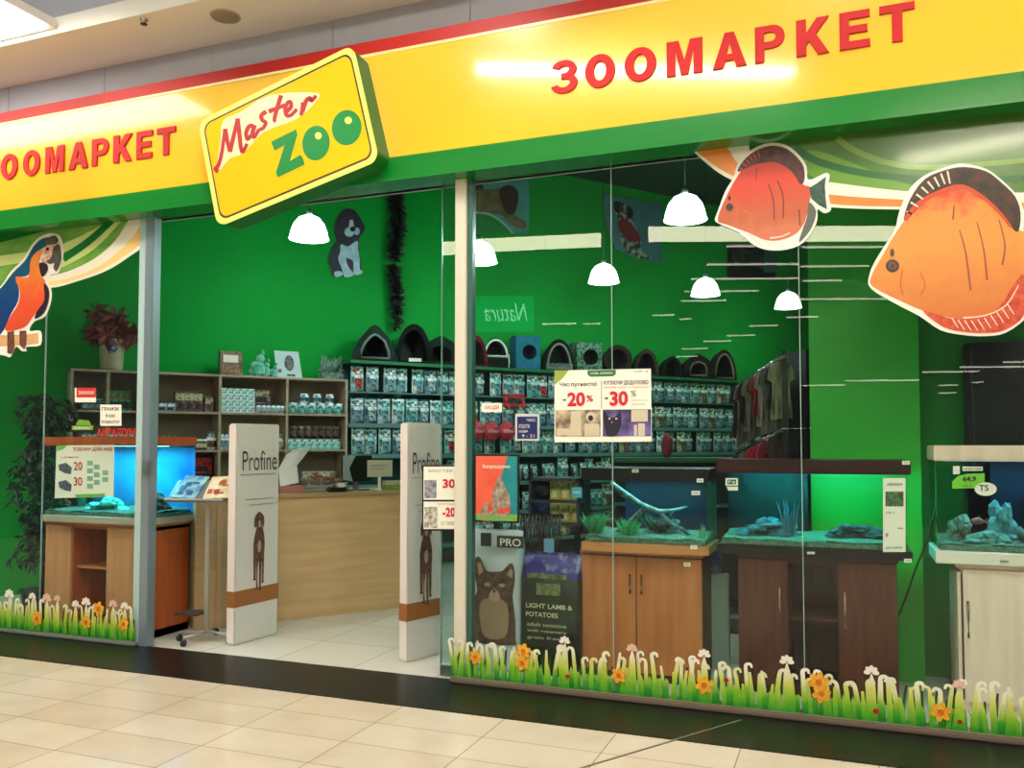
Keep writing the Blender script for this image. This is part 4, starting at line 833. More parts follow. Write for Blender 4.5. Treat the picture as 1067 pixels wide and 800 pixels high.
t = thing('computer_monitor', 'dark monitor seen from behind at the end of the counter', 'monitor', (x_, y_, z_), WRZ+.3)
MB().box(-.17,.17,0,.03,.08,.31).build('screen_back', BLACK, t, bev=.01); MB().box(-.02,.02,.02,.05,.0,.16).box(-.09,.09,-.05,.09,0,.012).build('stand', M('grey_stand', (96,98,100), .4), t)
MB().prism([(-.17,.10),(-.06,.08),(-.1,.2),(-.03,.31),(-.17,.31)], -.002, 0).build('pale_patch', M('pale_grey_patch', (150,160,160), .4), t)  # pale patch across the back of the monitor
x_, y_, z_ = on_counter(396, .2)
t = thing('counter_sign', 'beige card on a short stand on the counter', 'sign', (x_, y_, z_), WRZ)
MB().box(-.12,.12,0,.01,.12,.27).build('card', M('card_beige', (190,186,160), .5), t); MB().box(-.012,.012,.01,.022,0,.14).box(-.05,.05,-.03,.05,0,.008).build('stand', WHITE, t)
MB().box(-.09,.07,-.002,0,.215,.225).box(-.09,.04,-.002,0,.185,.193).build('printed_lines', PGREY, t)
x_, y_, z_ = on_counter(409, .14)
t = thing('sweet_box', 'yellow-green open box of small packs near the right gate on the counter', 'box', (x_, y_, z_), WRZ)
MB().box(-.09,.09,-.05,.05,0,.05).build('box', M('lime_card', (130,140,70), .5), t); mb = MB()
for k in range(7): mb.box(-.08+.023*k, -.063+.023*k, -.04, .04, .05, .085)
mb.build('packs', M('pack_cream', (180,180,140), .5), t)

# leaflet stand with castors in the doorway
q = on_z(215, 668, 0)
t = thing('leaflet_stand', 'slim grey metal leaflet stand on castors left of the left gate', 'display stand', (q.x, q.y, 0), R(10))
STM = M('stand_metal', (176,168,156), .3, .6)
MB().box(-.018,.018,-.012,.012,.06,1.02).build('pole', STM, t, bev=.003)
mb = MB(); ft = []
for a in (100, 190, 250, 350):
    e = (math.cos(R(a))*.2, math.sin(R(a))*.2); ft.append(e); mb.tube([(0,0,.075),(e[0],e[1],.06)], .012, 6)
mb.build('feet', STM, t)
for e in ft:
    MB().tube([(e[0]-.012,e[1],.024),(e[0]+.012,e[1],.024)], .024, 12).build('castor', BLACK, t)
q2 = wx(208, 519, q.y)
MB().box(-.30,.17,-.11,.11,-.012,0, T=Matrix.Translation((-.02,.03,1.10)) @ Matrix.Rotation(R(42),4,'X')).build('tray', M('tray_grey', (120,124,120), .35, .5), t, bev=.003)
MB().box(-.30,.17,-.125,-.105,-.0,.025, T=Matrix.Translation((-.02,.03,1.10)) @ Matrix.Rotation(R(42),4,'X')).build('lip', STM, t)
lower = MB().box(-.20,-.02,-.1,.08,.20,.212); lower.build('lower_tray', M('dark_tray', (60,44,36), .5), t)
def brochure(label, off, mat, c2):
    b_ = thing('brochure', label, 'brochure', (q.x+off[0], q.y+.03+off[1], 1.105), R(10)); T = Matrix.Rotation(R(42),4,'X') @ Matrix.Rotation(R(off[2]),4,'Z')
    MB().box(-.10,.10,-.095,.135,.004,.012, T=T).build('cover', mat, b_)
    rnd = random.Random(off[2]); mb = MB()
    for k in range(7):
        a_, c_ = rnd.uniform(-.085,.02), rnd.uniform(-.08,.08); mb.box(a_, a_+rnd.uniform(.03,.06), c_, c_+rnd.uniform(.015,.05), .012, .0135, T=T)
    mb.build('print', c2, b_)
brochure('open blue and green brochure on the left of the leaflet stand tray', (-.185,-.02,-4), M('brochure_cyan', (150,200,190), .35, c2=(70,110,170), scale=16), M('brochure_print_blue', (50,70,120), .4))
brochure('cream and orange brochure on the right of the leaflet stand tray', (.06,.02,5), M('brochure_cream', (230,216,180), .4, c2=(210,170,120), scale=14), M('brochure_print_red', (190,90,60), .4))
# ================================================================ WOODEN SHELVING (diagonal wall)
def wz(px, py, off=0): return on_w(px, py, off)[1]
def wt(px, off=0): return on_w(px, 450, off)[0]
tS = [wt(74), wt(147), wt(229), wt(299), wt(361)]
mid = wt(112)
zs = [ .12, .55, .98, wz(265,468.5), wz(265,430), wz(265,391.5)]
print('shelf t', tS, 'z', zs)
T0 = tS[0]; SD = .34
sh = thing('shelving_unit', 'long grey-brown open shelving unit against the green wall behind the counter', 'shelving unit', wpt(T0), WRZ)
HT = zs[-1]
for t_ in [tS[0], mid, tS[1], tS[2], tS[3], tS[4]]:
    MB().box(t_-T0-.014, t_-T0+.014, 0, SD, 0, HT).build('upright', WOODS, sh, bev=.001)
for z_ in zs: MB().box(-.014, tS[4]-T0+.014, -.002, SD, z_-.022, z_).build('shelf', WOODS, sh, bev=.001)
MB().box(0, tS[4]-T0, SD, SD+.012, 0, HT).build('back_panel', M('shelf_back', (156,140,120), .6), sh)
def wloc(t, d, z): return wpt(t, -d, z)      # d = depth behind the shelf front

# product prototypes -------------------------------------------------
def boxpk(w, h, d, body, lab, pic):
    mb = MB().box(-w/2, w/2, 0, d, 0, h, 0).box(-w*.42, w*.42, -.002, 0, h*.55, h*.9, 1).box(-w*.3, w*.3, -.002, 0, h*.12, h*.46, 2)
    return mb.mesh('box', [body, lab, pic])
def pouch(w, h, body, lab, pic, sd=0):
    mb = MB(); n = 5; z = [0, .04, .3, .7, .92, 1]; dd = [.004, .02, .045, .04, .012, .003]; ww = [1, .97, .95, .95, .98, 1]
    for i in range(len(z)):
        for x_ in (-.5, -.3, 0, .3, .5):
            k = 1-(abs(x_)*2)**3; mb.v.append(Vector((x_*w*ww[i], -dd[i]*k, z[i]*h)))
    for i in range(5):
        for j in range(4):
            mb.f.append([i*5+j, i*5+j+1, i*5+j+6, i*5+j+5]); mb.sm.append(True)
            mb.m.append(1 if i == 3 and 0 < 1 else (2 if i == 2 and j in (1, 2) else 0))
    mb.box(-w/2, w/2, 0, .012, 0, h, 0)
    rr_ = random.Random(sd)
    mb.box(-w*.36, w*.36, -.05, -.044, h*.52, h*.66, 1).box(-w*.22, w*.25, -.052, -.044, h*.12, h*.42, 2).box(-w*.4, w*.1, -.03, -.018, h*.82, h*.9, 2)
    return mb.mesh('pouch', [body, lab, pic])
def jar(r, h, body, lid, lab):
    mb = MB().lathe([(0,0),(r,0),(r,h*.75),(r*.85,h*.8),(r*.85,h*.82)], 14, mi=0).lathe([(r*1.02,h*.2),(r*1.02,h*.6)], 14, mi=2).lathe([(r*.92,h*.82),(r*.92,h),(0,h)], 14, mi=1)
    return mb.mesh('jar', [body, lid, lab])
def bottle(r, h, body, lid, lab):
    mb = MB().lathe([(0,0),(r,0),(r,h*.6),(r*.45,h*.74),(r*.4,h*.82)], 12, mi=0).lathe([(r*1.03,h*.15),(r*1.03,h*.5)], 12, mi=2).lathe([(r*.5,h*.82),(r*.5,h),(0,h)], 12, mi=1)
    return mb.mesh('bottle', [body, lid, lab])
def pm(n, c, r=.4):
    y = sum(c)/3; dk = tuple(int(v*.42+10) for v in c) if y > 90 else tuple(int(min(255, v*1.7+24)) for v in c)
    return M(n, tuple(min(255, int(v*1.08)) for v in c), r, c2=dk, scale=26, detail=4, lo=.5, hi=.62)
P_WH, P_TE, P_GR, P_DK, P_BR, P_RD, P_BL, P_CR, P_LT = pm('pack_white',(220,232,230)), pm('pack_teal_cast',(104,180,174)), pm('pack_grey',(150,170,176)), pm('pack_dark',(30,34,40)), pm('pack_brown',(84,56,48)), pm('pack_red',(190,44,52)), pm('pack_blue',(60,100,150)), pm('pack_cream2',(186,176,140)), pm('pack_light_teal_cast',(160,216,212))  # teal tones put the colour cast of the lighting into the packs
P_SB, P_OL = pm('pack_slate_blue',(104,144,164)), pm('pack_olive',(110,116,70))
def inst(name, me, loc, label, cat, group, rz=None):
    o = bpy.data.objects.new(name, me); COL.objects.link(o); o.location = loc; o.rotation_euler = (0, 0, WRZ if rz is None else rz); return tag(o, label, cat, group)
def row(name, me, px0, px1, n, z, d, label, cat, group, off=0, layers=1, h=0, jit=.004):
    t0, t1 = wt(px0), wt(px1)
    for l_ in range(layers):
        for k in range(n):
            t_ = t0+(t1-t0)*(k+.5)/n
            inst(name, me, wloc(t_, d, z+.001+l_*h), label, cat, group, WRZ+random.uniform(-jit, jit)*4)
z1_, z2_, z3_ = zs[4], zs[3], zs[2]
g = 'small boxes on the wooden shelving'
row('product_box', boxpk(.10,.09,.14,pm('pack_blue_white',(120,150,176)),P_WH,P_DK), 165,183, 2, z1_, .08, 'small blue-white box at the left of the top shelf beside the left post', 'box', 'blue-white boxes on the top shelf')
row('product_pack', boxpk(.10,.21,.08,P_BR,P_CR,P_DK), 184,212, 3, z1_, .08, 'dark brown upright pack on the top shelf of the left bay', 'pack', 'dark brown packs on the top shelf')
row('product_pack', boxpk(.09,.16,.08,pm('pack_tan',(130,104,88)),P_CR,P_BR), 214,226, 1, z1_, .1, 'tan pack beside the dark brown packs on the top shelf', 'pack', None)
for k in range(3):
    pass
bx = boxpk(.078,.062,.12,P_WH,P_LT,P_GR)
row('product_box', bx, 231,266, 5, z1_, .06, 'small white box in the neat stack in the middle bay of the top shelf', 'box', 'stacked small white boxes on the top shelf', layers=4, h=.064, jit=.001)
row('product_box', boxpk(.2,.16,.16,pm('pack_rose_brown',(140,108,100)),P_CR,P_DK), 267,284, 1, z1_+.10, .14, 'rose-brown carton resting on two cream cartons in the middle bay', 'box', None)
row('product_box', boxpk(.1,.098,.16,P_CR,P_WH,P_DK), 267,284, 2, z1_, .14, 'cream carton under the rose-brown carton in the middle bay', 'box', 'cream cartons under the rose-brown carton')
row('product_jar', jar(.032,.10,P_WH,P_DK,P_GR), 267,297, 6, z1_, .04, 'small white jar with a dark lid in the middle bay of the top shelf', 'jar', 'white jars with dark lids on the top shelf')
row('product_jar', jar(.05,.12,P_LT,P_WH,P_TE), 302,359, 6, z1_, .06, 'pale teal tub with a white lid in the right bay of the top shelf', 'tub', 'pale teal tubs on the top shelf')
row('product_jar', jar(.045,.10,P_WH,P_WH,P_BL), 312,352, 3, z1_+.122, .07, 'white tub standing on the pale teal tubs in the right bay', 'tub', 'white tubs stacked on the pale teal tubs')
# second shelf
row('product_bottle', bottle(.032,.15,P_DK,P_DK,P_GR), 170,190, 4, z2_, .12, 'dark bottle on the second shelf beside the left post', 'bottle', 'dark bottles on the second shelf of the left bay')
row('product_jar', jar(.03,.11,P_BR,P_WH,P_CR), 200,216, 4, z2_, .05, 'brown jar with a white lid on the second shelf', 'jar', 'brown jars on the second shelf')
row('product_jar', jar(.03,.10,P_GR,P_DK,P_WH), 198,217, 4, z2_, .13, 'grey jar with a dark lid behind the brown jars', 'jar', 'grey jars behind the brown jars')
row('product_bottle', bottle(.035,.19,P_WH,P_GR,P_BR), 218,226, 2, z2_, .08, 'tall white bottle at the right of the left bay', 'bottle', 'tall white bottles on the second shelf of the left bay')
row('product_bottle', bottle(.04,.2,P_WH,P_DK,P_SB), 231,240, 2, z2_, .08, 'white bottle with dark cap just left of the left security gate', 'bottle', 'white bottles beside the left gate')
row('product_bottle', bottle(.035,.17,P_WH,P_GR,P_CR), 291,298, 1, z2_, .08, 'white bottle just right of the left security gate', 'bottle', None)
row('product_box', boxpk(.095,.12,.14,P_TE,P_WH,P_LT), 302,356, 7, z2_, .05, 'teal carton in the row on the second shelf of the right bay', 'box', 'teal cartons on the second shelf')
row('product_jar', jar(.036,.13,P_DK,P_BR,P_BR), 304,356, 7, z2_+.121, .07, 'dark cup standing on the teal cartons', 'cup', 'dark cups on the teal cartons')
# third shelf
row('product_box', boxpk(.22,.16,.14,P_RD,P_RD,P_DK), 203,222, 1, z3_+.16, .12, 'red box under the shelf above the leaflet stand', 'box', None)
row('product_box', boxpk(.24,.158,.14,P_DK,P_BR,P_DK), 203,222, 1, z3_, .12, 'dark carton under the red box', 'box', None)
row('product_pack', boxpk(.09,.16,.08,P_GR,P_CR,P_BR), 320,352, 5, z3_, .12, 'grey pack on the low shelf behind the treat basket', 'pack', 'grey packs on the low shelf')
# left end bays seen through the left window
row('product_box', boxpk(.12,.13,.12,P_DK,P_TE,P_GR), 87,108, 3, z1_, .1, 'dark box on the top shelf seen through the left window', 'box', 'dark boxes on the left end of the top shelf')
row('product_box', boxpk(.13,.2,.12,pm('pack_green',(30,110,50)),P_OL,P_DK), 113,134, 3, z1_, .12, 'green pack on the top shelf seen through the left window', 'pack', 'green packs on the left end of the top shelf')
row('product_box', boxpk(.13,.17,.12,P_GR,P_WH,P_BR), 87,142, 5, z2_, .12, 'grey carton on the second shelf seen through the left window', 'box', 'grey cartons on the left end of the second shelf')
# things on top of the shelving
ZT = HT+.001
def toploc(px, d=.12): return wloc(wt(px), d, ZT)
t = thing('picture_box', 'small upright box with a white label standing on top of the shelving', 'box', toploc(243), WRZ)
MB().box(-.115,.115,0,.07,0,.26).build('body', M('box_brown', (90,66,50), .5, c2=(150,120,96), scale=14), t); MB().box(-.085,.07,-.004,0,.14,.22).build('white_label', PAPER, t); MB().box(-.09,.09,-.004,0,.03,.12).build('picture', M('box_photo', (170,130,100), .5, c2=(110,80,60), scale=30), t)
for k, (px, s_) in enumerate(((265,.05),(270,.09),(278,.06),(287,.05))):
    mb = MB().blob((0,0,s_*.9), (s_,s_*.7,s_), .12, 2, seed=k).blob((s_*.3,0,s_*2.1), (s_*.55,s_*.5,s_*.55), .1, 2, seed=k+5).blob((s_*.6,-.01,s_*2.9), (s_*.25,s_*.2,s_*.45), .1, 1, seed=k+8)
    solo(mb, 'figurine', M('figurine_teal', (70,160,130), .25, c2=(140,200,180), scale=12), ('leftmost small teal figurine on the shelving','tallest teal figurine on the shelving','round teal figurine between its neighbours on the shelving','teal figurine nearest the propped puppy card')[k], 'figurine', toploc(px, .1), WRZ)
t = thing('picture_card', 'white card with a dark puppy picture leaning on top of the shelving', 'picture card', toploc(306), WRZ)
MB().add([(-.15,0,0),(.13,0,0),(.10,.06,.30),(-.17,.06,.30),(-.15,.012,0),(.13,.012,0),(.10,.072,.30),(-.17,.072,.30)], [(0,1,2,3),(5,4,7,6),(0,4,5,1),(1,5,6,2),(2,6,7,3),(3,7,4,0)]).build('card', M('card_pale', (180,200,200), .5), t)
MB().prism(ell(-.01,.17,.055,.09,16), -.0, .001, T=Matrix.Translation((0,.0,0)) @ Matrix.Rotation(-.19,4,'X')).prism([(-.14,.06),(-.1,.06),(-.1,.1),(-.14,.1)], 0, .001, T=Matrix.Rotation(-.19,4,'X')).prism([(-.04,.02),(.05,.02),(.05,.045),(-.04,.045)], 0, .001, T=Matrix.Rotation(-.19,4,'X')).build('puppy_picture', M('puppy_dark', (50,50,60), .5, c2=(120,110,110), scale=30), t)
t = thing('ornament_planter', 'grey planter with pale leaves at the right end of the shelving top', 'planter', toploc(350), WRZ)
MB().box(-.13,.13,0,.14,0,.08).build('planter_box', M('planter_grey', (130,150,140), .5, c2=(60,80,70), scale=20), t, bev=.01)
mb = MB(); rnd = random.Random(5)
for k in range(60): mb.leaf((rnd.uniform(-.1,.1), .07, .06), (rnd.uniform(-.15,.15), rnd.uniform(0,.14), rnd.uniform(.12,.3)), .04)
mb.build('leaves', M('grey_leaf', (90,130,110), .6, c2=(150,170,160), scale=20), t)
# poinsettia
t = thing('potted_poinsettia', 'poinsettia with dark red leaves in a cream pot on the shelving', 'potted plant', wloc(wt(117), .16, ZT), WRZ)
MB().lathe([(0,0),(.085,0),(.105,.03),(.115,.30),(.122,.31),(.108,.315),(.10,.28),(0,.27)], 24).build('pot', M('pot_cream', (190,176,150), .45), t)
mb = MB()
for k in range(7):
    a = 2*PI*k/7; mb.leaf((.0+.01*math.cos(a), -.117, .22+.01*math.sin(a)), (.045*math.cos(a), -.118, .22+.055*math.sin(a)), .03, up=Vector((0,1,0)))
mb.build('blue_flower_emblem', M('emblem_blue', (50,80,150), .4), t)
mb = MB(); mg = MB(); rnd = random.Random(8)
for k in range(15):
    a = rnd.uniform(0,2*PI); rr_ = rnd.uniform(.08,.30); c_ = (math.cos(a)*rr_*1.1-.05, math.sin(a)*rr_*.6, rnd.uniform(.34,.62))
    mg.tube([(0,0,.27),((c_[0])*.5, c_[1]*.5, c_[2]*.75),c_], .006, 5)
    for j in range(8):
        b_ = 2*PI*j/8+k; L_ = rnd.uniform(.10,.17); mb.leaf(c_, (c_[0]+math.cos(b_)*L_, c_[1]-rnd.uniform(.0,.08), c_[2]+math.sin(b_)*L_-.03), .07)
mb.build('red_leaves', M('poinsettia_red', (150,54,44), .6, c2=(84,38,30), scale=9), t); mg.build('stems', M('stem_green', (40,60,30), .6), t)

# ================================================================ WALL RACK WITH POUCHES
RT0, RT1 = wt(364), 9.6
rk = thing('wall_rack', 'long dark teal wall rack with shelves of hanging pet products', 'wall rack', wpt(RT0), WRZ)
RL = RT1-RT0; ZTOP = (wz(376,376.5)+wz(578,385))/2; print('rack top', ZTOP, wz(376,376.5), wz(578,385), wz(770,395))
MB().box(0, RL, .30, .33, 0, ZTOP-.03).build('back_panel', M('rack_back', (40,76,80), .6), rk)
MB().box(0, RL, -.02, .38, ZTOP-.035, ZTOP).build('top_shelf', M('rack_top_green', (20,104,60), .45), rk)
rz_ = [ZTOP-.39, ZTOP-.72, ZTOP-1.07, ZTOP-1.42, ZTOP-1.78, ZTOP-2.14]
for z_ in rz_[1:]:
    MB().box(0, RL, .02, .30, z_-.03, z_-.012).box(0, RL, .012, .02, z_-.045, z_+.004).build('shelf', M('rack_shelf', (96,130,132), .4), rk)
for k in range(int(RL/1.2)+2):
    x_ = min(k*1.2, RL-.02); MB().box(x_, x_+.025, .28, .31, 0, ZTOP-.04).build('upright', M('rack_upright', (60,84,84), .4, .4), rk)
styles = [(P_WH,P_LT,P_SB,'white'), (P_LT,P_WH,P_SB,'pale teal'), (P_SB,P_WH,P_GR,'slate blue'), (P_TE,P_WH,P_SB,'teal'), (P_GR,P_WH,P_SB,'grey'), (P_CR,P_WH,P_BR,'cream'), (P_LT,P_WH,P_RD,'red-marked teal'), (P_DK,P_LT,P_GR,'dark')]
pmesh = [pouch(.15,.29,a,b_,c_,k) for k,(a,b_,c_,_) in enumerate(styles)]
pmeshS = [pouch(.105,.22,a,b_,c_,k) for k,(a,b_,c_,_) in enumerate(styles)]
rnd = random.Random(17); rows = ['top row', 'second row', 'third row', 'fourth row', 'fifth row', 'sixth row']
def bay(t_):
    if t_ < wt(475): return 'seen through the doorway'
    if t_ < wt(600): return 'beside the cream post'
    return 'behind the hanging clothes' if t_ > wt(735) else 'past the sale poster'
def side_of(t_): return bay(t_)
for r_ in range(6):
    ta, tb = (RT0+.12, RT1-.3) if r_ < 3 else (wt(488), wt(640))
    if r_ == 3: ta = wt(440)
    t_ = ta
    while t_ < tb:
        small = r_ in (3, 4) and rnd.random() < .5
        k = rnd.choice([0,1,2,3,4,0,1,2,6] if r_ < 3 else [3,4,2,7,5,4,7]); 
        if t_ > wt(640): k = rnd.choice([0,4,2,5,4])
        w_ = .118 if small else .166
        me = (pmeshS if small else pmesh)[k]; h_ = .22 if small else .29
        z_ = rz_[r_]+.004 if r_ else rz_[0]+.035
        dpt = rnd.choice([.05,.08,.10])
        inst('pet_food_pouch', me, wloc(t_, dpt, z_), f'{styles[k][3]} pouch in the {rows[r_]} of the wall rack, {side_of(t_)}', 'pouch', f'{styles[k][3]} pouches, {rows[r_]}, {side_of(t_)}', WRZ+rnd.uniform(-.06,.06))
        t_ += w_*rnd.choice([1,1,1.05,1,1.3])
# shelf under first row is a hook bar
MB().box(0, RL, .02, .05, ZTOP-.37, ZTOP-.355).build('hook_bar', M('rack_shelf'), rk)
# three round red packs and a small red box
for k, px in enumerate((495,511,527)):
    t_ = wt(px); mb = MB().lathe([(0,-.04),(.10,-.035),(.125,0),(.10,.035),(0,.04)], 20, T=Matrix.Rotation(PI/2,4,'X'), mi=0).box(-.08,.08,-.052,-.04,-.02,.025,1)
    solo(mb, 'round_pack', [pm('round_red',(196,40,60)), pm('round_pink',(220,120,130))], ('left','middle','right')[k]+' of the three round red packs on the wall rack beside the cream post', 'pack', wloc(t_, -.03, wz(px,449)), WRZ)
mb = MB().box(-.14,.14,0,.06,0,.16,0).box(-.1,.1,-.004,0,.05,.11,1)
solo(mb, 'product_box', [pm('red_dark',(150,30,36)), P_DK], 'dark red box above the three round red packs', 'box', wloc(wt(536), -.02, wz(536,424)), WRZ)

# ================================================================ CAT HOUSES
def hollow(outer, inner, depth, back=.75, rec=.8, yo=0):
    """front frame between two outlines, closed shell behind, recess inside. returns shell, recess builders"""
    n = len(outer); cx = sum(p[0] for p in outer)/n; cz = min(p[1] for p in outer)
    s_ = MB(); O = [(p[0], yo, p[1]) for p in outer]; I = [(p[0], yo, p[1]) for p in inner]
    B = [(cx+(p[0]-cx)*back, yo+depth, cz+(p[1]-cz)*back) for p in outer]; Mm = [(cx+(p[0]-cx)*(1+back)/2*1.04, yo+depth*.6, cz+(p[1]-cz)*(1+back)/2*1.04) for p in outer]
    s_.add(O+I, [(i, (i+1)%n, (i+1)%n+n, i+n) for i in range(n)])
    s_.add(O+Mm+B, [((i+1)%n, i, i+n, (i+1)%n+n) for i in range(n)]+[((i+1)%n+n, i+n, i+2*n, (i+1)%n+2*n) for i in range(n)]+[list(range(3*n-1, 2*n-1, -1))])
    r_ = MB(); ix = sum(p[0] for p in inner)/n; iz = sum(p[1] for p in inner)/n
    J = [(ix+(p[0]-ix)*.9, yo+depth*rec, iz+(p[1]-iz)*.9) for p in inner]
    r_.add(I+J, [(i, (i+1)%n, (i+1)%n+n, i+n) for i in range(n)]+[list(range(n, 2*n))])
    return s_, r_
def arch(w, h, n=20, z0=0, p=1.0): return [(w/2*math.cos(PI*k/n), z0+h*math.sin(PI*k/n)**p) for k in range(n+1)]
def cat_house(label, px, pyt, w, shape, shell, inner=DARKIN, rim=None, rz=0, dpth=.3, extra=None):
    t_ = wt(px); h = wz(px, pyt)-ZTOP
    c = thing('pet_house', label, 'pet bed', wloc(t_, .03, ZTOP+.001), WRZ+rz-.28)
    if shape == 'arch': out = arch(w, h); inn = arch(w*.72, h*.78, z0=h*.06)
    elif shape == 'high_opening': out = arch(w, h, p=.7); inn = [(x_*1., z_) for x_, z_ in arch(w*.8, h*.55, z0=h*.38)]
    elif shape == 'tent':
        out = [(w/2,0),(w*.42,h*.3),(w*.28,h*.68),(w*.08,h*.96),(0,h),(-w*.1,h*.94),(-w*.3,h*.62),(-w*.44,h*.3),(-w/2,0)]; inn = [(w*.3,h*.08),(w*.28,h*.3),(w*.2,h*.56),(w*.06,h*.7),(0,h*.73),(-w*.08,h*.68),(-w*.2,h*.5),(-w*.27,h*.3),(-w*.28,h*.08)]
    elif shape == 'house': out = [(w/2,0),(w/2,h*.6),(w*.3,h*.82),(0,h),(-w*.3,h*.82),(-w/2,h*.6),(-w/2,0),(0,0)]; inn = [(w*.28,h*.12),(w*.28,h*.4),(w*.2,h*.58),(0,h*.66),(-w*.2,h*.58),(-w*.28,h*.4),(-w*.28,h*.12),(0,h*.12)]
    elif shape == 'box_hole':
        n = 24; inn = [(w*.05+w*.3*math.cos(2*PI*k/n), h*.52+w*.3*math.sin(2*PI*k/n)) for k in range(n)]; out = []
        for k in range(n):
            a = 2*PI*k/n; q = 1/max(abs(math.cos(a)), abs(math.sin(a))); out.append((w/2*math.cos(a)*q, h/2+h/2*math.sin(a)*q))
    elif shape == 'round': out = [(w/2*math.cos(2*PI*k/24), h/2+h/2*math.sin(2*PI*k/24)) for k in range(24)]; inn = [(w*.33*math.cos(2*PI*k/24), h*.52+h*.33*math.sin(2*PI*k/24)) for k in range(24)]
    s_, r_ = hollow(out, inn, dpth, 1 if shape == 'box_hole' else .72)
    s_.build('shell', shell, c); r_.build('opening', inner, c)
    if rim:
        ring = [(p[0], -.004, p[1]) for p in inn]; ring = ring+[ring[0]]; MB().tube(ring, .016, 6).build('rim', rim, c)
    if extra: extra(c, w, h)
    return c
dk_ = lambda c_: tuple(int(v*.72) for v in c_)
fab = lambda n, c_, c2: M(n, dk_(c_), .85, c2=dk_(c2), spec=.2, scale=14, bump=.2)
cat_house('grey-green peaked cat tent above the wall rack, leftmost of the pet beds', 391, 338, .56, 'tent', fab('tent_grey_green', (46,70,60), (34,54,46)), rim=M('tent_piping', (100,120,110), .6), rz=.1)
cat_house('black fabric pet cave with a pale name patch beside the grey-green tent', 432, 337, .44, 'arch', fab('cave_black', (20,24,22), (10,12,12)), extra=lambda c, w, h: MB().box(-.06,.09,-.008,0,.02,.06).build('name_patch', PAPER, c))
cat_house('dark green pet house just left of the cream post', 461, 349, .42, 'house', fab('house_dark_green', (22,52,36), (16,38,28)))
cat_house('red and black pet cave just right of the cream post', 497, 349, .36, 'arch', fab('cave_red', (150,26,34), (110,16,24)), rz=.3)
def bed_extra(c, w, h): MB().tube([(w*.45,-.01,h*.45),(w*.47,-.012,h*.2),(w*.45,-.01,0)], .012, 6).build('rim_tail', WHITE, c)
cat_house('black cat bed with a thick white oval rim', 518, 352, .36, 'high_opening', fab('bed_black', (28,34,32), (16,20,20)), rim=M('white_rim', (210,216,206), .6), extra=bed_extra)
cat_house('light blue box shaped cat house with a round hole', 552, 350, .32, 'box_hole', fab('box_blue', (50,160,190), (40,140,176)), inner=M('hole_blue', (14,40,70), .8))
def cave_extra(c, w, h): MB().box(-w*.4,w*.42,-.012,0,.01,.10).build('printed_band', M('printed_band', (120,130,120), .6, c2=(50,56,52), scale=30), c)
cat_house('black pet cave with a grey printed band and pale edging', 584, 353, .44, 'arch', fab('cave_dark', (26,28,26), (12,14,14)), rim=M('grey_piping', (110,120,108), .6), extra=cave_extra)
cat_house('green patterned cat house with a small round hole', 616, 357, .36, 'box_hole', M('green_pattern', (36,90,66), .8, c2=(110,140,120), scale=24, lo=.48, hi=.52))
cat_house('brown round pet igloo right of the green patterned house', 646, 359, .42, 'round', fab('igloo_brown', (76,66,52), (52,46,38)))
cat_house('beige-brown arched pet cave above the sale poster', 676, 363, .38, 'arch', fab('cave_beige', (96,84,66), (70,62,50)))
cat_house('dark arched pet cave right of the sale poster', 703, 371, .34, 'arch', fab('cave_darkgreen', (30,40,34), (20,26,22)))
cat_house('dark brown peaked pet house with a pale-edged opening', 730, 368, .46, 'house', fab('house_brown', (52,40,30), (34,28,22)), rim=M('beige_piping', (110,96,74), .6))
cat_house('large brown barrel pet house at the far end of the rack', 757, 364, .42, 'arch', fab('barrel_brown', (62,50,36), (40,32,26)), rim=MC['beige_piping'])

# ================================================================ WALL DECALS AND POSTERS
DW = WOFF+.015
def C6(x, y): return (335+x/9.42, 210+y/9.41)
f = Flat(('W', DW), (362, 289), 'puppy_wall_sticker', 'black and white puppy cut-out sticker high on the green wall', 'wall sticker', step=.003)
f.poly('dark_fur', M('puppy_black', (26,26,40), .5, c2=(44,40,56), scale=6), [smoothed([C6(*q) for q in ((245,68),(310,78),(360,130),(400,200),(430,255),(410,300),(375,345),(370,410),(370,500),(385,600),(370,700),(130,735),(95,660),(70,590),(75,530),(110,440),(150,380),(125,310),(130,240),(160,150),(200,95))], 3)], 0)
f.poly('white_chest_and_legs', M('puppy_white', (176,196,206), .5, c2=(130,170,190), scale=10), [smoothed([C6(*q) for q in ((190,420),(260,440),(350,385),(358,470),(372,560),(375,660),(405,690),(370,715),(315,710),(312,600),(285,565),(240,560),(262,640),(310,700),(300,730),(225,738),(200,660),(170,590),(165,540),(182,500))], 3), smoothed([C6(*q) for q in ((128,690),(190,685),(205,720),(140,738))], 3)], 1)
f.poly('white_muzzle', MC['puppy_white'], [[C6(*q) for q in ell(272,300,48,46,16)], [C6(*q) for q in ell(345,292,30,36,14)], [C6(*q) for q in ((278,180),(306,180),(322,270),(262,270))]], 1)
f.poly('nose', BLACK, [[C6(*p) for p in ell(305, 270, 28, 26, 14)]], 2)
f.poly('brown_face', M('puppy_brown', (60,30,40), .5), [smoothed([C6(*q) for q in ((205,180),(260,140),(300,150),(330,200),(290,190),(250,225),(205,225))], 3)], 1)
f.poly('eye', BLACK, [[C6(*p) for p in ell(228, 215, 14, 12, 12)], [C6(*p) for p in ell(348, 210, 12, 12, 12)]], 2)

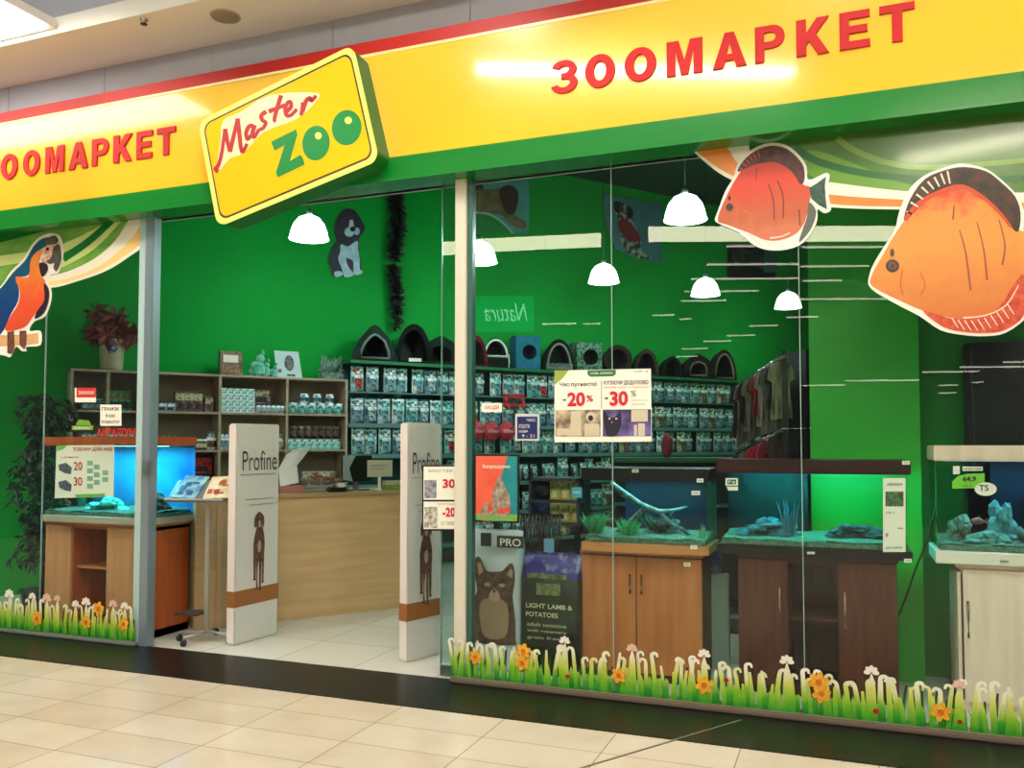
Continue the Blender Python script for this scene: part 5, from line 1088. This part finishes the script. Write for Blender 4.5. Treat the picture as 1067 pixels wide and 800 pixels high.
f = Flat(('W', DW), (520, 244), 'pug_poster', 'pale teal wall poster of a brown dog lying down', 'poster', step=.003)
f.poly('paper', M('poster_pale_teal', (90,150,150), .5, c2=(70,130,130), scale=3), [[(490,180),(551,182),(551,243),(490,242)]], 0)
def C7(x, y): return (480+x/3.477, 170+y/3.478)
f.poly('dog_body', M('pug_tan', (120,104,70), .5, c2=(90,76,52), scale=8), [smoothed([C7(*q) for q in ((48,100),(70,95),(120,95),(150,92),(160,150),(200,190),(235,215),(230,238),(185,225),(150,190),(100,180),(45,165))], 3)], 1)
f.poly('dog_head', M('pug_brown', (60,34,28), .5), [smoothed([C7(*q) for q in ((140,100),(160,82),(190,85),(208,110),(205,150),(190,185),(165,180),(145,140))], 3), smoothed([C7(*q) for q in ((45,72),(68,70),(82,92),(60,98),(48,92))], 3)], 2)
f.poly('green_arc', M('poster_arc_green', (30,120,60), .5), [[C7(*q) for q in ((45,180),(100,185),(150,215),(185,255),(45,255))]], 2)
f.poly('white_arc', M('poster_arc_white', (150,180,160), .5), [ribbon(smoothed([C7(*q) for q in ((45,180),(100,185),(150,215),(188,255))], 3, False), 2, 2)], 3)
f = Flat(('W', DW), (660, 271), 'puppy_poster', 'pale blue poster of a puppy in a red shirt high on the wall', 'poster', step=.003)
f.poly('paper', M('poster_blue_grey', (84,124,136), .5, c2=(70,110,120), scale=3), [[C7(*q) for q in ((512,112),(730,150),(730,360),(640,345),(560,310),(530,240))]], 0)
f.poly('puppy', M('puppy_cream', (160,160,150), .5, c2=(60,50,50), scale=12, lo=.45, hi=.55), [smoothed([C7(*q) for q in ((560,135),(590,145),(620,165),(622,205),(650,270),(655,320),(690,345),(660,348),(610,330),(585,300),(575,240),(570,200),(556,170))], 3)], 1)
f.poly('red_shirt', M('shirt_red', (130,40,50), .5), [smoothed([C7(*q) for q in ((572,205),(610,215),(640,250),(650,285),(600,275),(575,245))], 3)], 2)
f.poly('dark_ears', M('ear_dark', (24,22,26), .5), [smoothed([C7(*q) for q in ((555,140),(575,145),(575,180),(560,175))], 3), smoothed([C7(*q) for q in ((600,160),(620,165),(622,195),(605,195))], 3)], 2)
f = Flat(('W', DW), (783, 291), 'dark_poster', 'dark poster with a faint animal picture, under the small fish sticker', 'poster', step=.003)
f.poly('paper', M('poster_dark', (28,30,30), .5), [rect(758,256,808,290)], 0); f.poly('picture', M('poster_dim_grey', (74,70,62), .5, c2=(36,34,32), scale=6), [smoothed([(763,262),(772,258),(782,262),(792,260),(796,270),(803,284),(792,280),(780,276),(766,278)], 3)], 1)
f.poly('pale_edge', M('poster_edge_teal', (60,100,96), .5), [rect(796,258,809,284)], 2)
# garland
q = on_w(412, 345, WOFF+.1); zt_ = on_w(412, 186, WOFF+.1)[1]
g = thing('tinsel_garland', 'dark green tinsel garland hanging down the green wall', 'garland', wpt(q[0], WOFF+.1, q[1]), WRZ)
H_ = zt_-q[1]; MB().tube([(.0+.02*math.sin(k*1.1), 0, H_*k/12) for k in range(13)], .012, 6).build('cord', BLACK, g)
mb = MB(); rnd = random.Random(2)
for k in range(1900):
    z_ = rnd.uniform(.05, H_); 
    if .42*H_ < z_ < .47*H_ or (z_ < .12*H_ and rnd.random() < .7): continue
    a = rnd.uniform(0, 2*PI); L_ = rnd.uniform(.06, .16)*(1 if z_ > .5*H_ else .85); c_ = (.02*math.sin(z_*6), 0, z_)
    mb.leaf(c_, (c_[0]+math.cos(a)*L_, math.sin(a)*L_*.6, z_+rnd.uniform(-.06,.06)), .028)
mb.build('tinsel', M('tinsel_dark', (6,30,14), .5, c2=(24,20,22), scale=20), g)

# ================================================================ PENDANT LAMPS
LAMPG = M('lamp_shade_glow', (236,250,250), .4, emit=7)
HL = 3.55
def pendant(label, px, py, power):
    d_ = ray(px, py); p_ = CAM+d_*((HL-CAM.z)/d_.z)
    t = thing('pendant_lamp', label, 'pendant lamp', (p_.x, p_.y, HL-.11))
    r_ = .185
    MB().lathe([(.03,.22),(.05,.215),(r_*.55,.19),(r_*.8,.13),(r_*.93,.06),(r_,.0),(r_*1.04,-.012),(r_*.98,-.012),(r_*.9,.03),(r_*.5,.16),(0,.18)], 28).build('shade', LAMPG, t)
    MB().lathe([(0,.27),(.028,.27),(.03,.215),(0,.215)], 14).build('socket', ALU, t)
    MB().tube([(0,0,.27),(0,0,5.15-HL+.11)], .006, 6).build('cord', M('cord_green', (20,70,40), .5), t)
    lamp('lamp_light', 'POINT', (0,0,-.06), power, (.80,1,.97), .14, t)
    return p_
LP = 50
for lab, px, py, pw in (('glowing white pendant lamp beside the puppy wall sticker', 322, 236, 45), ('glowing white pendant lamp just right of the cream post', 500, 262, 38), ('glowing white pendant lamp above the cat beds, right of the pug poster', 629, 284, 20), ('largest glowing white pendant lamp, left of the small fish sticker', 714, 215, 55), ('white pendant lamp below and left of the small fish sticker', 735, 298, 11), ('small white pendant lamp left of the green panel, farthest in the shop', 821, 312, 9)):
    pendant(lab, px, py, pw)

# ================================================================ OTHER GOODS BEHIND THE GLASS
# clothes rack
Fd = 6.4
def cpt(px, py, dist): d_ = ray(px, py); d2 = d_/(d_.to_2d().length); return CAM+d2*dist
cr_o = cpt(800, 560, 6.9); cr_o.z = 0
cr = thing('clothes_rack', 'black display rack with slanted arms of pet clothes left of the green panel', 'clothes rack', cr_o)
A0, A1 = cpt(817,371,6.6)-cr_o, cpt(771,399,7.3)-cr_o
B0, B1 = cpt(818,446,6.6)-cr_o, cpt(768,472,7.3)-cr_o
MB().tube([A0, A1], .014, 8).build('arm', CHROME, cr); MB().tube([B0, B1], .014, 8).build('arm', CHROME, cr)
e0, e1 = cpt(812,450,7.0)-cr_o, cpt(846,450,6.7)-cr_o
ang = math.atan2(e1.y-e0.y, e1.x-e0.x)
T = Matrix.Translation((e0.x, e0.y+.05, 0)) @ Matrix.Rotation(ang, 4, 'Z')
MB().box(-.02, (e1-e0).length*.86, 0, .05, 0, cpt(830,366,6.9).z, T=T).build('back_board', M('rack_black', (9,9,10), .5), cr, bev=.004)
MB().box(A0.x-.02, A0.x+.02, A0.y+.02, A0.y+.06, 0, A0.z+.05).build('post', BLACK, cr)
MB().box(-.45,.05,-.1,.3,0,.04).build('foot', BLACK, cr)
cols = [('dark brown',(44,32,26)),('grey-brown',(92,80,68)),('dark',(28,26,26)),('beige',(120,106,88)),('grey-brown',(80,72,62)),('red',(150,20,24)),('pale',(150,140,126)),('grey',(96,92,84)),('dark brown',(52,38,30)),('cream',(140,128,110))]
names = ['dark brown garment at the far lower end of the upper arm','grey-brown garment second from the far end of the upper arm','near-black garment on the upper arm','beige garment on the upper arm of the clothes rack','grey-brown striped garment just left of the red one','bright red garment hanging in the middle of the upper arm','pale garment right beside the red one','grey garment on the upper arm near the post','dark brown garment near the top of the upper arm','cream garment at the near end of the upper arm']
def garment(label, p_, L_, w_, c_, k, cat='pet clothes'):
    mb = MB(); rn = random.Random(k); n = 7
    a = math.atan2(A1.y-A0.y, A1.x-A0.x)+PI/2+.9
    out = smoothed([(-.03,0),(-w_*.5,-.03),(-w_*.62,-.13),(-w_*.4,-.15),(-w_*.42,-L_*.7),(-w_*.5,-L_),(0,-L_*rn.uniform(.9,1.04)),(w_*.5,-L_*.97),(w_*.4,-L_*.6),(w_*.42,-.15),(w_*.62,-.12),(w_*.5,-.03),(.03,0)], 2)
    mb.prism(out, -.012, .012)
    t_ = thing('hanging_pet_garment', label, cat, p_, YAW+.25*math.sin(k*1.7))
    mb.build('fabric', M('cloth_%d_%d_%d' % c_, tuple(min(255, int(v*1.35)) for v in c_), .85, c2=tuple(int(v*.6) for v in c_), scale=9, stretch=(3,3,.5), bump=.3), t_)
    MB().tube([(0,0,.0),(0,0,.03),(.012,0,.045),(.0,0,.055)], .003, 5).build('hook', CHROME, t_)
for k in range(10):
    u = 1-(k+.3)/10; p_ = cr_o+A0+(A1-A0)*u; garment(names[k], p_-Vector((0,0,.03)), .42+.1*math.sin(k*2.1), .16, cols[k][1], k)
for k, (nm, c_) in enumerate((('dark garment at the far end of the lower arm',(30,30,34)),('pinkish grey garment on the lower arm',(120,80,84)),('crimson garment on the lower arm of the clothes rack',(160,20,50)),('magenta-red garment beside the crimson one on the lower arm',(140,30,60)),('brown garment at the near end of the lower arm',(70,50,44)))):
    garment(nm, cr_o+B0+(B1-B0)*(1-(k+.4)/5)-Vector((0,0,.03)), .3, .16, c_, 20+k)
# big dark pet food bag and cat bag
def bag(label, X0, X1, Y, z1, dep, mat, top_mat=None, name='pet_food_bag', zb=.0):
    w = X1-X0; b_ = thing(name, label, 'pet food bag', ((X0+X1)/2, Y, zb))
    mb = MB(); n = 24; zz = [0,.03,.12,.5,.8,.92,.97,1.0]; sx = [.92,.98,1,1,.99,.99,1,1]; sy = [.9,.98,1,1,.9,.45,.16,.08]
    for i, z_ in enumerate(zz):
        for k in range(n):
            a = 2*PI*k/n; ca, sa = math.cos(a), math.sin(a); q = .28
            mb.v.append(Vector((w/2*sx[i]*math.copysign(abs(ca)**q, ca), dep/2*sy[i]*math.copysign(abs(sa)**q, sa)+dep/2, z_*z1+.006*math.sin(k*1.3+i))))
    for i in range(len(zz)-1):
        for k in range(n): mb.f.append([i*n+k, i*n+(k+1)%n, (i+1)*n+(k+1)%n, (i+1)*n+k]); mb.m.append(1 if i >= 4 and top_mat else 0); mb.sm.append(True)
    mb.f += [list(range(n-1,-1,-1)), [(len(zz)-1)*n+k for k in range(n)]]; mb.m += [0, 1 if top_mat else 0]; mb.sm += [False, False]
    mb.build('sack', [mat, top_mat or mat], b_); return b_, w
Yb = .30
X0, X1 = fx_(541,Yb), fx_(603,Yb); zt_ = fz_(570, 578, Yb)
b_, w = bag('big black and green dog food bag with a violet-blue top', X0, X1, Yb, zt_, .2, M('bag_black', (18,24,20), .3, c2=(40,52,34), scale=7), M('bag_violet', (30,24,110), .3, c2=(110,112,150), scale=12, lo=.5, hi=.6))
def btext(b_, w, items, mat, name='letters'):
    mb = MB()
    for s_, x0, x1, z0, z1_, bo in items: put_text(mb, s_, lambda u, v: (-w/2+w*(x0+(x1-x0)*u), z0+(z1_-z0)*v), -.006, bo)
    mb.build(name, mat, b_)
zz = lambda py: fz_(570, py, Yb)
btext(b_, w, [('LIGHT LAMB &', .12,.9, zz(634), zz(629), .02), ('POTATOES', .12,.66, zz(643), zz(638), .02), ('adult sensitive', .14,.8, zz(653), zz(649), .0), ('with rosemary', .14,.8, zz(660), zz(656), .0), ('grain free', .14,.7, zz(667), zz(663), .0)], M('bag_print_pale', (190,196,150), .4))
MB().box(-w*.36, w*.3, -.006, -.002, zz(603), zz(598)).box(-w*.2, w*.2, -.006, -.002, zz(620), zz(608)).build('printed_picture', M('bag_print_green', (120,130,80), .4, c2=(60,70,44), scale=20), b_)
X0, X1 = fx_(489,Yb-.02), fx_(540,Yb-.02); zt_ = fz_(515, 553, Yb)
b2, w2 = bag('pale grey bag printed with a sitting brown cat beside the cream post', X0, X1, Yb-.02, zt_, .18, M('bag_pale', (196,204,206), .35, c2=(176,190,194), scale=4))
zz = lambda py: fz_(515, py, Yb-.02); xx = lambda px: fx_(px, Yb-.02)-(X0+X1)/2
def C8(x, y): return (xx(470+x/3.333), zz(460+y/3.333))
MB().prism(smoothed([C8(*q) for q in ((84,700),(74,640),(76,560),(92,520),(82,460),(84,412),(100,404),(122,448),(150,452),(180,446),(205,420),(218,430),(222,480),(214,530),(222,600),(224,680),(215,700))], 3), -.006, -.001).build('cat_picture', M('cat_brown', (104,72,56), .5, c2=(56,38,32), scale=22), b2)
MB().prism(smoothed([C8(*q) for q in ((105,560),(150,540),(195,560),(200,640),(180,680),(120,680),(102,620))], 3), -.008, -.006).build('cat_chest', M('cat_tan', (150,120,92), .5), b2)
MB().prism([C8(*q) for q in ell(127,497,11,7,12)], -.008, -.006).prism([C8(*q) for q in ell(178,497,11,7,12)], -.008, -.006).build('cat_eyes', M('cat_eye_amber', (150,150,90), .4), b2)
MB().prism(smoothed([C8(*q) for q in ((152,510),(170,530),(168,548),(152,553),(136,548),(134,530))], 3), -.009, -.006).prism([C8(*q) for q in ((92,425),(104,420),(114,450),(98,468))], -.008, -.006).prism([C8(*q) for q in ((208,436),(216,446),(214,470),(196,458))], -.008, -.006).build('cat_muzzle_and_ears', M('cat_pale', (170,140,116), .5), b2)
MB().prism([C8(*q) for q in ((145,514),(159,514),(152,526))], -.011, -.009).build('cat_nose', M('puppy_brown'), b2)
MB().prism([C8(*q) for q in ((160,325),(252,325),(252,366),(160,366))], -.006, -.001).prism([C8(*q) for q in ((104,318),(140,318),(140,364),(104,364))], -.006, -.001).build('dark_label', M('label_dark', (50,56,54), .4), b2)
mb = MB(); put_text(mb, 'PRO', lambda u, v: (C8(172+72*u, 0)[0], C8(0, 360-26*v)[1]), -.009, .01); mb.build('letters', PAPER, b2)
# rack of packs with yellow boxes
Ym = .75
xm0, xm1 = fx_(551,Ym), fx_(603,Ym)
t = thing('display_box', 'dark open display box with yellow packs left of the middle aquarium', 'display', ((xm0+xm1)/2, Ym, 0)); w = xm1-xm0
zb_, ztp = fz_(577,544,Ym), fz_(577,498,Ym)
MB().box(-w/2,w/2,0,.3,zb_-.02,zb_).box(-w/2,w/2,0,.3,ztp-.02,ztp).box(-w/2,-w/2+.015,0,.3,zb_,ztp).box(w/2-.015,w/2,0,.3,zb_,ztp).box(-w/2,w/2,.29,.3,zb_,ztp).box(-w/2,w/2,0,.01,(zb_+ztp)/2-.02,(zb_+ztp)/2).build('case', M('case_grey', (46,50,54), .4), t)
MB().box(-w/2+.03,-w/2+.06,.1,.14,0,zb_-.02).box(w/2-.06,w/2-.03,.1,.14,0,zb_-.02).build('legs', BLACK, t)
gp = 'yellow packs in the dark display box'
ym = boxpk(w*.2,.13,.08,M('pack_yellow', (170,150,60), .4),P_OL,P_CR)
for k in range(3): inst('yellow_pack', ym, ((xm0+xm1)/2-w*.02+k*w*.21, Ym+.06, zb_+(ztp-zb_)/2+.001), 'yellow pack on the upper level of the dark display box', 'pack', gp+' upper', 0)
for k in range(3): inst('yellow_pack', ym, ((xm0+xm1)/2-w*.02+k*w*.21, Ym+.06, zb_+.001), 'yellow pack on the lower level of the dark display box', 'pack', gp+' lower', 0)
solo(MB().blob((0,0,.06), (.12,.08,.07), .15, 2, seed=4), 'folded_bag', M('navy_fabric', (24,36,80), .5), 'dark blue folded bag in the dark display box', 'bag', ((xm0+xm1)/2-w*.3, Ym+.14, zb_+.001))
solo(MB().blob((0,0,.06), (.1,.08,.06), .2, 2, seed=9), 'folded_bag', M('charcoal_fabric', (34,34,36), .6), 'charcoal folded bag on the upper level of the dark display box', 'bag', ((xm0+xm1)/2-w*.3, Ym+.14, zb_+(ztp-zb_)/2+.001))
# bowls hanging / leads between bags and rack
p_ = wx(565, 575, .62)
t = thing('lead_stand', 'small stand of black leads and a pale blue tag behind the dog food bag', 'display stand', (p_[0], .62, 0))
MB().box(-.01,.01,-.01,.01,0,.98).box(-.15,.15,-.01,.01,.95,.98).box(-.12,.12,-.12,.12,0,.02).build('frame', BLACK, t)
mb = MB(); rnd = random.Random(6)
for k in range(11):
    x_ = -.14+.027*k; mb.tube([(x_,-.02,.965),(x_+.012,-.035,.85),(x_+rnd.uniform(-.02,.02),-.03,.76),(x_-.012,-.035,.85),(x_,-.02,.965)], .006, 6)
mb.build('leads', M('lead_black', (16,18,18), .5, c2=(60,70,70), scale=12), t); MB().box(.03,.10,-.055,-.05,.72,.82).build('pale_blue_tag', M('tag_pale_blue', (120,170,200), .4), t)
# green rack plate and packs between middle and wide tanks
p_ = wx(747, 600, .75)
t = thing('white_stand_post', 'pale post of a floor stand in the gap between the middle and wide aquariums', 'display stand', (p_[0], .75, 0))
MB().box(-.07,.07,0,.08,.03,.62).build('post', M('pale_green_white', (150,176,164), .5), t, bev=.006); MB().box(-.12,.12,-.08,.14,0,.03).build('base', M('stand_base_white', (170,186,180), .5), t)
X0 = fx_(737,.62); solo(MB().blob((0,0,.05), (.06,.05,.08), .2, 2, seed=14), 'violet_bag', M('violet_pack', (40,34,110), .3, c2=(100,100,160), scale=14), 'small violet pack on the pale post between the middle and wide aquariums', 'pack', (p_[0]-.02, .78, .63))
# gondola shelf with green top, behind the middle tank
p_ = on_y(735, 477, 2.6)
t = thing('gondola_shelf', 'low gondola shelf with a green top board behind the middle and wide aquariums', 'gondola shelf', (p_.x-.1, 2.6, 0), WRZ*.2)
MB().box(-.7,.5,0,.5,p_.z-.04,p_.z).build('top_board', M('gondola_green', (16,90,50), .4), t); MB().box(-.68,.48,.2,.3,0,p_.z-.04).build('back_board', M('gondola_dark', (20,26,28), .6), t); MB().box(-.68,.48,0,.5,.02,.1).build('base', M('gondola_dark'), t)
MB().box(-.68,.48,.02,.2,p_.z-.42,p_.z-.40).build('shelf', M('rack_shelf'), t)
solo(MB().blob((0,0,.1), (.05,.03,.12), .08, 2, seed=3), 'red_toy', M('toy_red', (150,30,60), .5), 'small crimson toy standing on the green gondola top', 'toy', (p_.x-.35, 2.72, p_.z+.001), 0)
# dark shrub at the left
q = on_z(18, 652, 0)
bx_, by_ = q.x-.05, .42
t = thing('artificial_tree', 'dark green artificial tree at the left end of the left window', 'plant', (bx_, by_, 0))
MB().lathe([(0,0),(.12,0),(.15,.24),(.16,.25),(.13,.25),(0,.22)], 20).build('pot', M('pot_dark', (40,44,40), .5), t)
MB().tube([(0,0,.2),(.02,0,.7),(-.03,.02,1.2),(.02,0,1.75)], [.02,.018,.015,.008], 8).build('trunk', M('bark', (60,46,34), .8), t)
mb = MB(); rnd = random.Random(12)
for k in range(1500):
    z_ = rnd.uniform(.45, 1.85); prof = .10+.20*abs(math.sin(z_*4.2))*(1 if z_ < 1.75 else .6); a = rnd.uniform(0,2*PI); r_ = prof*rnd.uniform(.2,1)
    c_ = (math.cos(a)*r_*1.1, math.sin(a)*r_*.8, z_); mb.leaf(c_, (c_[0]+rnd.uniform(-.08,.08)+.03*math.cos(a), c_[1]+rnd.uniform(-.06,.06), c_[2]+rnd.uniform(-.10,.02)), .035)
mb.build('foliage', M('shrub_leaf', (12,52,26), .6, c2=(20,36,24), scale=5), t)

# ================================================================ MALL BEHIND THE CAMERA (seen in the glass)
def refl(px, py, z):
    """the place across the mall at height z whose mirror image in the glass shows at the pixel"""
    d_ = ray(px, py); k_ = (z-CAM.z)/d_.z; p = CAM+d_*k_; return Vector((p.x, -p.y, z))
TUBE = M('mall_tube_glow', (255,250,235), .5, emit=12)
BEAM = M('mall_beam_glow', (246,244,206), .5, emit=24)
# lamps whose glints show on the banner
def refl_y(px, py, z): return refl(px, py, z)
a, c_ = refl(512, 88, 4.5), refl(664, 90, 4.5); e_, g_ = refl(672, 90, 4.5), refl(828, 92, 4.5)
for p, q_, lab in ((a, c_, 'left linear ceiling lamp of the mall in front of the sign'), (e_, g_, 'right linear ceiling lamp of the mall in front of the sign')):
    d_ = q_-p; rz = math.atan2(d_.y, d_.x); t = thing('linear_ceiling_lamp', lab, 'ceiling light', p, rz)
    MB().box(0, d_.length, -.09, .09, 0, .02).build('diffuser', M('mall_lamp_glow', (255,252,240), .5, emit=34), t); MB().box(-.02, d_.length+.02, -.1, .1, .02, .08).build('housing', WHITE, t)
a = refl(1015, 155, 4.5)
t = thing('linear_ceiling_lamp', 'mall ceiling lamp opposite the large fish sticker', 'ceiling light', a, .3)
MB().box(-.7, .7, -.16, .16, 0, .02).build('diffuser', M('mall_lamp_bright', (255,246,214), .5, emit=60), t); MB().box(-.72, .72, -.18, .18, .02, .08).build('housing', WHITE, t)
# long luminous beams and rows of tubes far across
def strip(pa, pb, z, h, mat, label, dpt=.08):
    p, q_ = refl(*pa, z), refl(*pb, z); d_ = q_-p; rz = math.atan2(d_.y, d_.x)
    t = thing('light_strip', label, 'light strip', p, rz, label+'s')
    MB().box(0, d_.length, -dpt/2, dpt/2, -h/2, h/2).build('glowing_tube', mat, t); MB().box(0, d_.length, -dpt/2, dpt/2, h/2, h/2+.03).build('housing', WHITE, t)
ZB = 6.0
strip((455,258), (585,252), ZB, .30, BEAM, 'pale lit beam across the mall, left piece')
strip((585.5,252), (626,250), ZB, .30, BEAM, 'pale lit beam across the mall, short piece')
strip((676,244), (1100,243), ZB, .32, BEAM, 'pale lit beam across the mall, long right piece')
n_ = 0
for x0, x1, y in ((757,834,256),(836,1000,257),(737,832,275),(834,905,277),(720,832,290),(836,877,292),(714,790,303),(710,757,313),(680,702,328),(708,720,332),(780,810,339),(757,787,349),(733,762,355),(710,737,363),(705,727,371),(565,600,337),(608,625,337),(833,1000,311),(820,852,330)):
    n_ += 1; strip((x0,y+.6), (x1,y), 6.0, .036*(200/(461-y))**.5, TUBE, f'thin mall ceiling tube ' + 'across the mall', .05)
for x0, x1, y in ((815,845,446),(836,880,401),(880,957,396),(962,1020,387),(1000,1067,382),(1045,1067,377),(978,998,401),(978,996,409),(1013,1025,398)):
    strip((x0,y+.6), (x1,y), 3.6, .05*(85/(461-y))**.2 if y > 440 else .04, TUBE, 'thin tube lamp in a shop across the mall', .05)
# glowing sign of the shop opposite
p = refl(526, 345, 4.6)
k_ = (p-Vector((CAM.x, -CAM.y, CAM.z))).to_2d().length
w_ = 66/FPX*k_*.93; h_ = 40/FPX*k_*.93
t = thing('opposite_shop_sign', 'glowing green sign with pale script lettering across the mall', 'sign', p, PI-YAW)
MB().box(-w_/2, w_/2, 0, .1, 0, h_).build('panel', M('opposite_green', (20,200,100), .5, emit=4.5), t)
mb = MB(); put_text(mb, 'Natura', lambda u, v: (-w_*.36+w_*.72*u+.1*(v-.5), h_*(.28+.5*v)), -.01, .0); mb.build('letters', M('opposite_pale', (170,255,220), .5, emit=11), t)

# ================================================================ LIGHT
W = bpy.data.worlds.new('world'); S.world = W; W.use_nodes = True
nt = W.node_tree; N = nt.nodes; L = nt.links; bg = N['Background']
tc = N.new('ShaderNodeTexCoord'); sp = N.new('ShaderNodeSeparateXYZ'); r = N.new('ShaderNodeValToRGB')
L.new(tc.outputs['Generated'], sp.inputs[0]); L.new(sp.outputs[2], r.inputs[0]); L.new(r.outputs[0], bg.inputs[0])
e = r.color_ramp.elements; e[0].position = .0; e[0].color = (.09,.088,.085,1); e[1].position = .95; e[1].color = (1,.93,.82,1)
x = e.new(.36); x.color = (.12,.116,.11,1); x = e.new(.6); x.color = (.8,.74,.66,1)
bg.inputs[1].default_value = 1.5
# unseen downlights added to light the front of the shop
for k, (x_, y_) in enumerate(((-7.5,-1.95),(-5,-1.95),(-2.5,-1.95),(0,-1.95),(2.2,-1.95))):
    t = thing('added_downlight', 'round recessed downlight of the mall ceiling before the shop', 'ceiling light', (x_, y_, 5.2), 0, 'mall ceiling downlights before the shop')
    MB().lathe([(.0,.0),(.10,.0),(.12,.03),(.12,.06),(0,.06)], 20).build('lens', M('downlight_glow', (255,246,226), .5, emit=6), t)
    lamp('downlight', 'SPOT', (0,0,-.03), 175, (1,.97,.93), .12, t, rot=(R(6),0,0)).data.spot_size = R(115)
S.view_settings.view_transform = 'Standard'; S.view_settings.look = 'None'; S.view_settings.gamma = 1
S.view_settings.use_curve_mapping = False; S.view_settings.exposure = .03
